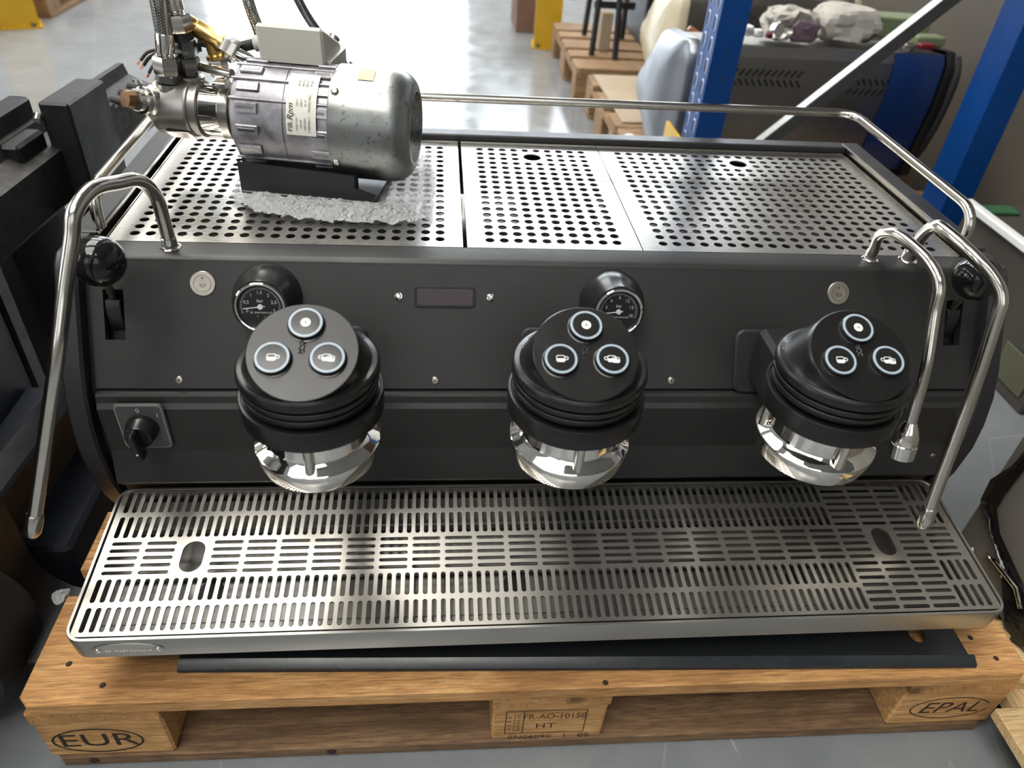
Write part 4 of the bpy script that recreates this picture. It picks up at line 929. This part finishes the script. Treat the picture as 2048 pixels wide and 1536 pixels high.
mb = MB(S); ln = (b - a).length; mb.box(0, ln, -.015, .0125, .0232, .026); mb.box(0, ln, -.015, -.0125, 0, .0232); mb.build('diagonal_strut', 'galvanised_shaded', RK); MB(S).box(0, ln, .0125, .0155, 0, .026).build('strut_flange', 'galvanised', RK)
for k in range(14): MB(S).cyl((.06 + k * .05, -.0152, .012), (.06 + k * .05, -.0168, .012), .006, n=10).build('strut_hole', 'nickel_dark', RK)
MB().box(.45, 1.24, 1.2505, 1.3445, 2.301, 2.32, .003).build('frame_cap', 'blue_paint', RK)
gd = MB(); gd.prism([(.420, 1.215), (.455, 1.215), (.455, 1.223), (.428, 1.223), (.428, 1.36), (.420, 1.36)], .366); gd.build('post_guard', 'yellow_paint', None, label='yellow steel post guard at the foot of the blue upright', cat='post guard')
SH = thing('reflection_shelf', (1.1, 2.6, 2.35), 'unseen dark shelf added high in the blue rack for dark reflections', 'shelf')  # out-of-view shelf, added to give the steel dark reflections on the right
MB().box(.40, 2.2, 1.0, 4.4, 2.325, 2.36, .003).build('shelf_board', 'brown_carton', SH)
for y in (1.24, 4.30): MB().box(.40, 2.0, y, y + .05, 2.362, 2.46, .003).build('shelf_beam', 'yellow_paint', SH)

# ------------------------------------------------------------------ pallets and machines behind
FARM = ('wood_far_x', 'wood_far_y', 'wood_far_x', 'wood_far_x')
pallet('euro_pallet', (.872, 1.968, 0), .0, 'wooden pallet covered by a beige cardboard sheet behind the blue upright', 'pallet', .86, .6, FARM, False)
pallet('euro_pallet', (.852, 2.655, 0), .0, 'bare wooden pallet under the black stand, behind the cardboard-covered one', 'pallet', .88, .8, FARM, False)
pallet('euro_pallet', (.865, 1.36, 0), 0, 'wooden pallet carrying the silver-sided espresso machine', 'pallet', .84, .6, FARM, False)
mb = MB(); mb.prism([(.470, 2.00), (.66, 2.005), (.66, 2.555), (.462, 2.55)], .006, TR(0, 0, .1445), .001); mb.build('cardboard_sheet', 'cardboard', None, label='beige cardboard sheet lying on the pallet behind the blue upright', cat='cardboard')
def back_machine(name, x0, x1, yb, side, label, depth=.46, zt=.52, film=True):
    t = thing(name, ((x0 + x1) / 2, yb + .2, .1445), label, 'espresso machine')
    k = depth / .46
    pr = [(yb + .015, .185), (yb, .30), (yb - .012, .40), (yb - .004, .49), (yb + .02, zt), (yb + .22 * k, zt - .018), (yb + .255 * k, zt - .028), (yb + .36 * k, .40), (yb + .385 * k, .375), (yb + .44 * k, .335), (yb + .455 * k, .305), (yb + .44 * k, .27), (yb + .36 * k, .235), (yb + .26 * k, .20), (yb + .20 * k, .165), (yb + .06, .165)]
    for s_, xa in ((-1, x0), (1, x1)):
        mb = MB(); n = len(pr); cy_ = sum(p[0] for p in pr) / n; cz_ = sum(p[1] for p in pr) / n
        # densify the outline, then dome it outwards
        out = []
        for i in range(n):
            a_, b_ = pr[i], pr[(i + 1) % n]
            for k_ in range(3): out.append((a_[0] + (b_[0] - a_[0]) * k_ / 3, a_[1] + (b_[1] - a_[1]) * k_ / 3))
        m_ = len(out); lv = [(1, .014), (1, -.010), (.975, -.017), (.92, -.024), (.80, -.034), (.60, -.043), (.35, -.048), (.1, -.050)]
        vs = [(xa - s_ * dx, cy_ + (p[0] - cy_) * k_, cz_ + (p[1] - cz_) * k_) for k_, dx in lv for p in out]; fs = []
        for j in range(len(lv) - 1):
            for i in range(m_): fs.append((j * m_ + i, j * m_ + (i + 1) % m_, (j + 1) * m_ + (i + 1) % m_, (j + 1) * m_ + i))
        fs.append(tuple((len(lv) - 1) * m_ + i for i in range(m_))); mb.add(vs, fs); mb.build('side_panel', side if s_ < 0 or not film else 'rubber', t, angle=60)
    crease = MB(); p0 = Vector((x0 - .018, yb + .372 * k, .385)); p1 = Vector((x0 - .030, yb + .12, .24)); crease.tube([p0, p0.lerp(p1, .5) + Vector((-.016, 0, 0)), p1], [.004, .009, .003], 8); crease.build('side_crease', side, t)
    pb = [(yb + .035, .195), (yb + .010, .30), (yb - .002, .40), (yb + .006, .488), (yb + .022, zt - .008), (yb + .21 * k, zt - .022), (yb + .30 * k, .45), (yb + .40 * k, .33), (yb + .2, .20)]
    mb = MB(); xprism(mb, pb, x0 + .014, x1 - .014); mb.build('steel_body', 'steel_dark', t, angle=25)
    xm_ = (x0 + x1) / 2
    sl = MB().box(-.0105, .0105, -.0012, .0012, -.0026, .0026).mesh('vent_slot', 'black_recess')
    for hs, xa, xb in ((1, x0 + .10, xm_ - .035), (-1, xm_ + .055, x1 - .06)):
        kk = int((xb - xa) / .0175)
        for i in range(kk):
            for r_, zz in ((1, .452), (-1, .428)):
                if hs < 0: zz = zz - .012
                o = link('vent_slot', sl, t); o.matrix_basis = TR(xa + i * .0175, yb + .0015 - (.452 - zz) * .10, zz) @ RY(-r_ * hs * R(52)); 
                o.matrix_parent_inverse = t.matrix_basis.inverted()
    for x in (x0 + .08, x1 - .08):
        for y in (yb + .10, yb + .22): MB().cyl((x, y, .1442), (x, y, .21), .018, n=14).build('foot', 'black_satin', t)
    if film:
        mb = MB(); pf = [(a_ - .003, b_) for a_, b_ in pb[:5]]; vs = [(x, *p) for x in (x1 - .155, x1 - .016) for p in pf]; n = len(pf); mb.add(vs, [(i, n + i, n + i + 1, i + 1) for i in range(n - 1)]); mb.build('blue_protective_film', 'blue_film', t)
        p = smooth_path([(x1 + .016, yb + .01, zt - .01), (x1 + .018, yb - .016, .46), (x1 + .018, yb - .014, .36), (x1 + .017, yb + .01, .26), (x1 + .012, yb + .05, .19)], 6); MB().tube(p, .0085, 8).build('black_edge_strip', 'rubber', t)
    return t
back_machine('espresso_machine', .505, 1.200, 1.50, 'silver_paint', 'silver-sided steel espresso machine seen from behind through the blue rack')
back_machine('espresso_machine', .665, 1.26, 2.18, 'cream_paint', 'cream-sided steel espresso machine standing behind the silver-sided one', .46, .52, False)
# things on the silver machine's top
def crumple(c, s, seed, amp, mname, name, label, cat, n=18, m_=12):
    mb = MB(); mb.sphere((0, 0, 0), 1, n, m_); o = []
    for p in mb.v:
        q = Vector((max(-.75, min(.75, p.x)), max(-.75, min(.75, p.y)), max(-.7, min(.7, p.z)))) / .75
        q += Vector([noise.noise(p * 2.3 + Vector((seed + i * 7, 0, 0))) for i in range(3)]) * amp + Vector([noise.noise(p * 6 + Vector((seed + i * 3, 5, 0))) for i in range(3)]) * amp * .4
        q.z = max(q.z, -.93); o.append(Vector((c[0] + q.x * s[0], c[1] + q.y * s[1], c[2] + q.z * s[2])))
    mb.v = o; return mb.build(name, mname, None, 12, label=label, cat=cat)
crumple((.780, 1.62, .549), (.054, .046, .034), 3, .42, 'paper_shaded', 'crumpled_paper', 'crumpled white paper with purple print on the silver machine', 'paper', 26, 18)
crumple((.940, 1.63, .5545), (.078, .060, .043), 9, .16, 'paper_shaded', 'paper_bag', 'white folded paper bag on the silver machine, beside the green carton', 'paper bag', 24, 16)
crumple((.800, 1.548, .545), (.032, .012, .026), 5, .3, 'purple_print', 'printed_wrapper', 'purple printed wrapper scrap against the crumpled white paper', 'wrapper')
mb = MB(); mb.lathe([(.020, 0), (.025, .001), (.025, .030), (.0235, .031), (.0225, .004), (.001, .004)], 28, TR(.735, 1.545, .5460) @ RX(R(78)) @ TR(0, 0, -.015), True, False); mb.build('metal_bowl', 'chrome', None, label='small round steel bowl tipped up on the silver machine', cat='bowl')
for k, (x, y, s_, mn, lb) in enumerate(((.655, 1.58, .017, 'white_plastic', 'small white plastic part beside the blue upright on the silver machine'), (.685, 1.57, .013, 'white_plastic', 'tiny white fitting between upright and red plug on the silver machine'), (.716, 1.565, .011, 'red_plastic', 'small red plug beside the tipped steel bowl'))):
    crumple((x, y, .521 + s_ * .86), (s_, s_, s_ * .75), 20 + k * 5, .25, mn, 'machine_part', lb, 'part', 10, 7)
mb = MB(TR(1.105, 1.66, .5215) @ RZ(-.08)); mb.box(-.070, .080, -.030, .055, 0, .052, .003); gb = mb.build('flat_carton', 'green_box', None, label='flat green carton lying on the silver machine, beside the paper bag', cat='box')
mb = MB(TR(1.155, 1.562, .5215) @ RZ(.1)); mb.prism([(-.045, -.012), (.038, -.012), (.034, .03), (-.045, .032)], .026, None, .004); mb.build('flat_carton', 'green_box', None, label='small green carton on the silver machine, near its black edge strip', cat='box')
mb = MB(TR(1.130, 1.532, .5215)); mb.prism(rrect(-.022, .022, -.012, .012, .006, 3), .014, None, .003); mb.build('plastic_plug', 'red_plastic', None, label='dark red plastic plug in front of the green cartons', cat='plug')
mb = MB(TR(1.082, 1.532, .5215) @ RX(.2)); mb.lathe([(.018, 0), (.019, .004), (.016, .014), (.008, .016), (.007, .008)], 24); mb.build('steel_flange', 'nickel', None, label='round steel flange next to the dark red plug', cat='flange')
mb = MB(); mb.lathe([(.008, 0), (.010, .008), (.0115, .035), (.0105, .055), (.008, .066), (.007, .072)], 20, frame((.625, 1.775, .452), (-.80, .10, .55))); mb.build('portafilter_handle', 'handle_wood', None, label='reddish wooden handle poking up behind the silver machine', cat='handle')
crumple((.435, 1.70, .172), (.026, .06, .027), 31, .2, 'white_plastic', 'foam_block', 'white foam piece beside the silver machine on its pallet', 'foam')
# black stand on the bare pallet, grinder block, brown carton
stn = thing('steel_stand', (.62, 3.05, .1445), 'black steel stand with splayed legs on the bare pallet', 'stand')
for x, y, tx in ((.505, 2.86, .54), (.595, 2.80, .57), (.70, 3.18, .67), (.53, 3.22, .555)): MB().tube([(x, y, .1462), (tx, (y + 3.02) / 2, 1.0)], .013, 8).build('leg', 'black_satin', stn)
MB().box(.52, .72, 2.88, 3.16, .98, 1.01, .004).build('stand_top', 'black_satin', stn)
MB().box(.52, .70, 3.0, 3.02, .30, .33, .003).build('crossbar', 'black_satin', stn)
mb = MB(); mb.box(.545, .595, 2.93, 2.98, .1445, .30, .004); mb.build('wooden_block', 'cardboard', None, label='upright light wooden block between the legs of the black stand', cat='block')
mb = MB(); mb.box(.76, 1.28, 3.05, 3.42, .1445, .62, .006); mb.build('dark_crate', 'navy_black', None, label='dark crate behind the black stand on the bare pallet', cat='crate')
def guard(x, y, w_, h, label, yaw=0):
    t = thing('post_guard', (x, y, 0), label, 'post guard', None, yaw); M = TR(x, y, 0) @ RZ(yaw)
    mb = MB(M); mb.prism([(-w_ / 2, 0), (w_ / 2, 0), (w_ / 2, .14), (w_ / 2 - .008, .14), (w_ / 2 - .008, .008), (-w_ / 2 + .008, .008), (-w_ / 2 + .008, .14), (-w_ / 2, .14)], h); mb.build('shell', 'yellow_paint', t)
    MB(M).box(-w_ / 2 - .01, w_ / 2 + .01, -.015, .15, .0005, .008).build('base_plate', 'yellow_paint', t)
    for sx in (-1, 1): MB(M).cyl((sx * w_ * .36, -.004, .008), (sx * w_ * .36, -.004, .022), .010, n=8).build('anchor_bolt', 'nickel_dark', t)
guard(.40, 3.53, .13, .48, 'yellow steel post guard at the corner of the bare pallet', -.1)
guard(-2.10, 3.45, .20, .48, 'yellow steel post guard across the aisle at the far corner', .45)
pallet('euro_pallet', (-2.03, 4.27, 0), PI / 2, 'wooden pallet across the aisle beside the far post guard', 'pallet', 1.2, .8, FARM, False)
mb = MB(); mb.box(.27, .40, 3.86, 4.2, 0.0005, .17, .004); mb.build('brown_carton', 'brown_carton', None, label='dark brown carton on the floor behind the post guard', cat='box')
crumple((.30, 3.98, .228), (.085, .10, .056), 41, .25, 'white_plastic', 'plastic_bag', 'white plastic bag heaped on the dark brown carton', 'bag')
# ------------------------------------------------------------------ right foreground: grey cabinet on a light pallet, carton
LP = thing('light_pallet', (.9, -.05, 0), 'pale new wooden pallet under the grey cabinet', 'pallet')
for y0, y1, x0 in ((-.108, -.0135, .572), (.02, .115, .61), (.15, .245, .61), (-.36, -.27, .60), (-.235, -.15, .63)): MB().box(x0, 1.25, y0, y1, .062, .080, .0015).build('board', 'wood_light_x', LP)
for x in (.612, .90, 1.16): MB().box(x, x + .09, -.355, .245, .0405, .0618, .0015).build('stringer', 'wood_light_y', LP)
for x in (.614, .90, 1.16):
    for y in (-.35, -.10, .16): MB().box(x, x + .085, y, y + .08, .0185, .0402, .0015).build('block', 'wood_light_x', LP)
mb = MB(); mb.prism([(.555, -.19)] + [(.555 + random.uniform(-.012, .004), -.19 + .012 * k + .006) for k in range(7)] + [(.555, -.10), (1.24, -.10), (1.24, -.19)], .018, None, .001); mb.build('splintered_board', 'wood_light_x', LP)
GC = thing('grey_cabinet', (.88, 0, .0805), 'dark grey steel cabinet with black film standing on the pale pallet', 'cabinet')
MB().box(.660, 1.10, -.33, .248, .0805, .80, .004).build('body', 'grey_cabinet', GC)
mb = MB(); pth = [(.10, .0 + .085), (.125, .12), (.160, .150), (.200, .175), (.238, .200), (.246, .235), (.225, .28), (.215, .40)]
vs = []; fs = []
for i, (y, z) in enumerate(pth):
    w_ = .022 + .012 * math.sin(i * 1.7) + (.06 if 1 <= i <= 2 else 0); 
    for j in range(6): vs.append((.6585 - .006 * abs(math.sin(i * 1.3 + j * 1.1)) - (.004 if j == 0 else 0), y - w_ * j / 5, z + .004 * math.sin(j + i)))
for i in range(len(pth) - 1):
    for j in range(5): fs.append((i * 6 + j, i * 6 + j + 1, i * 6 + j + 7, i * 6 + j + 6))
mb.add(vs, fs); mb.build('black_film', 'black_film', GC, 60)
MB().tube([(.655, .185, .142), (.648, .165, .150), (.648, .115, .152), (.650, .095, .135)], .0032, 8).build('wire_handle', 'chrome', GC)
for (y, z) in ((.212, .118), (.176, .098)): MB().cyl((.656, y, z), (.648, y - .018, z - .006), .0055, .0040, 10).build('latch', 'chrome', GC)
CB = thing('carton', (1.3, .86, 0), 'dark carton with a white edge and green tape beyond the right steam wand', 'box')
MB().box(1.090, 1.42, .66, 1.08, .0005, .290, .004).build('body', 'dark_carton', CB)
MB().box(1.078, 1.100, .655, 1.085, .284, .302, .003).build('white_edge', 'white_plastic', CB)
MB().box(1.102, 1.18, 1.02, 1.06, .2905, .298, .002).build('green_tape', 'green_tape', CB)
MB().box(1.0865, 1.0898, .68, .74, .12, .26, .001).build('green_tape', 'green_tape', CB)
MB().box(1.0860, 1.0898, .68, .78, .03, .11, .001).build('olive_tape', 'olive', CB)
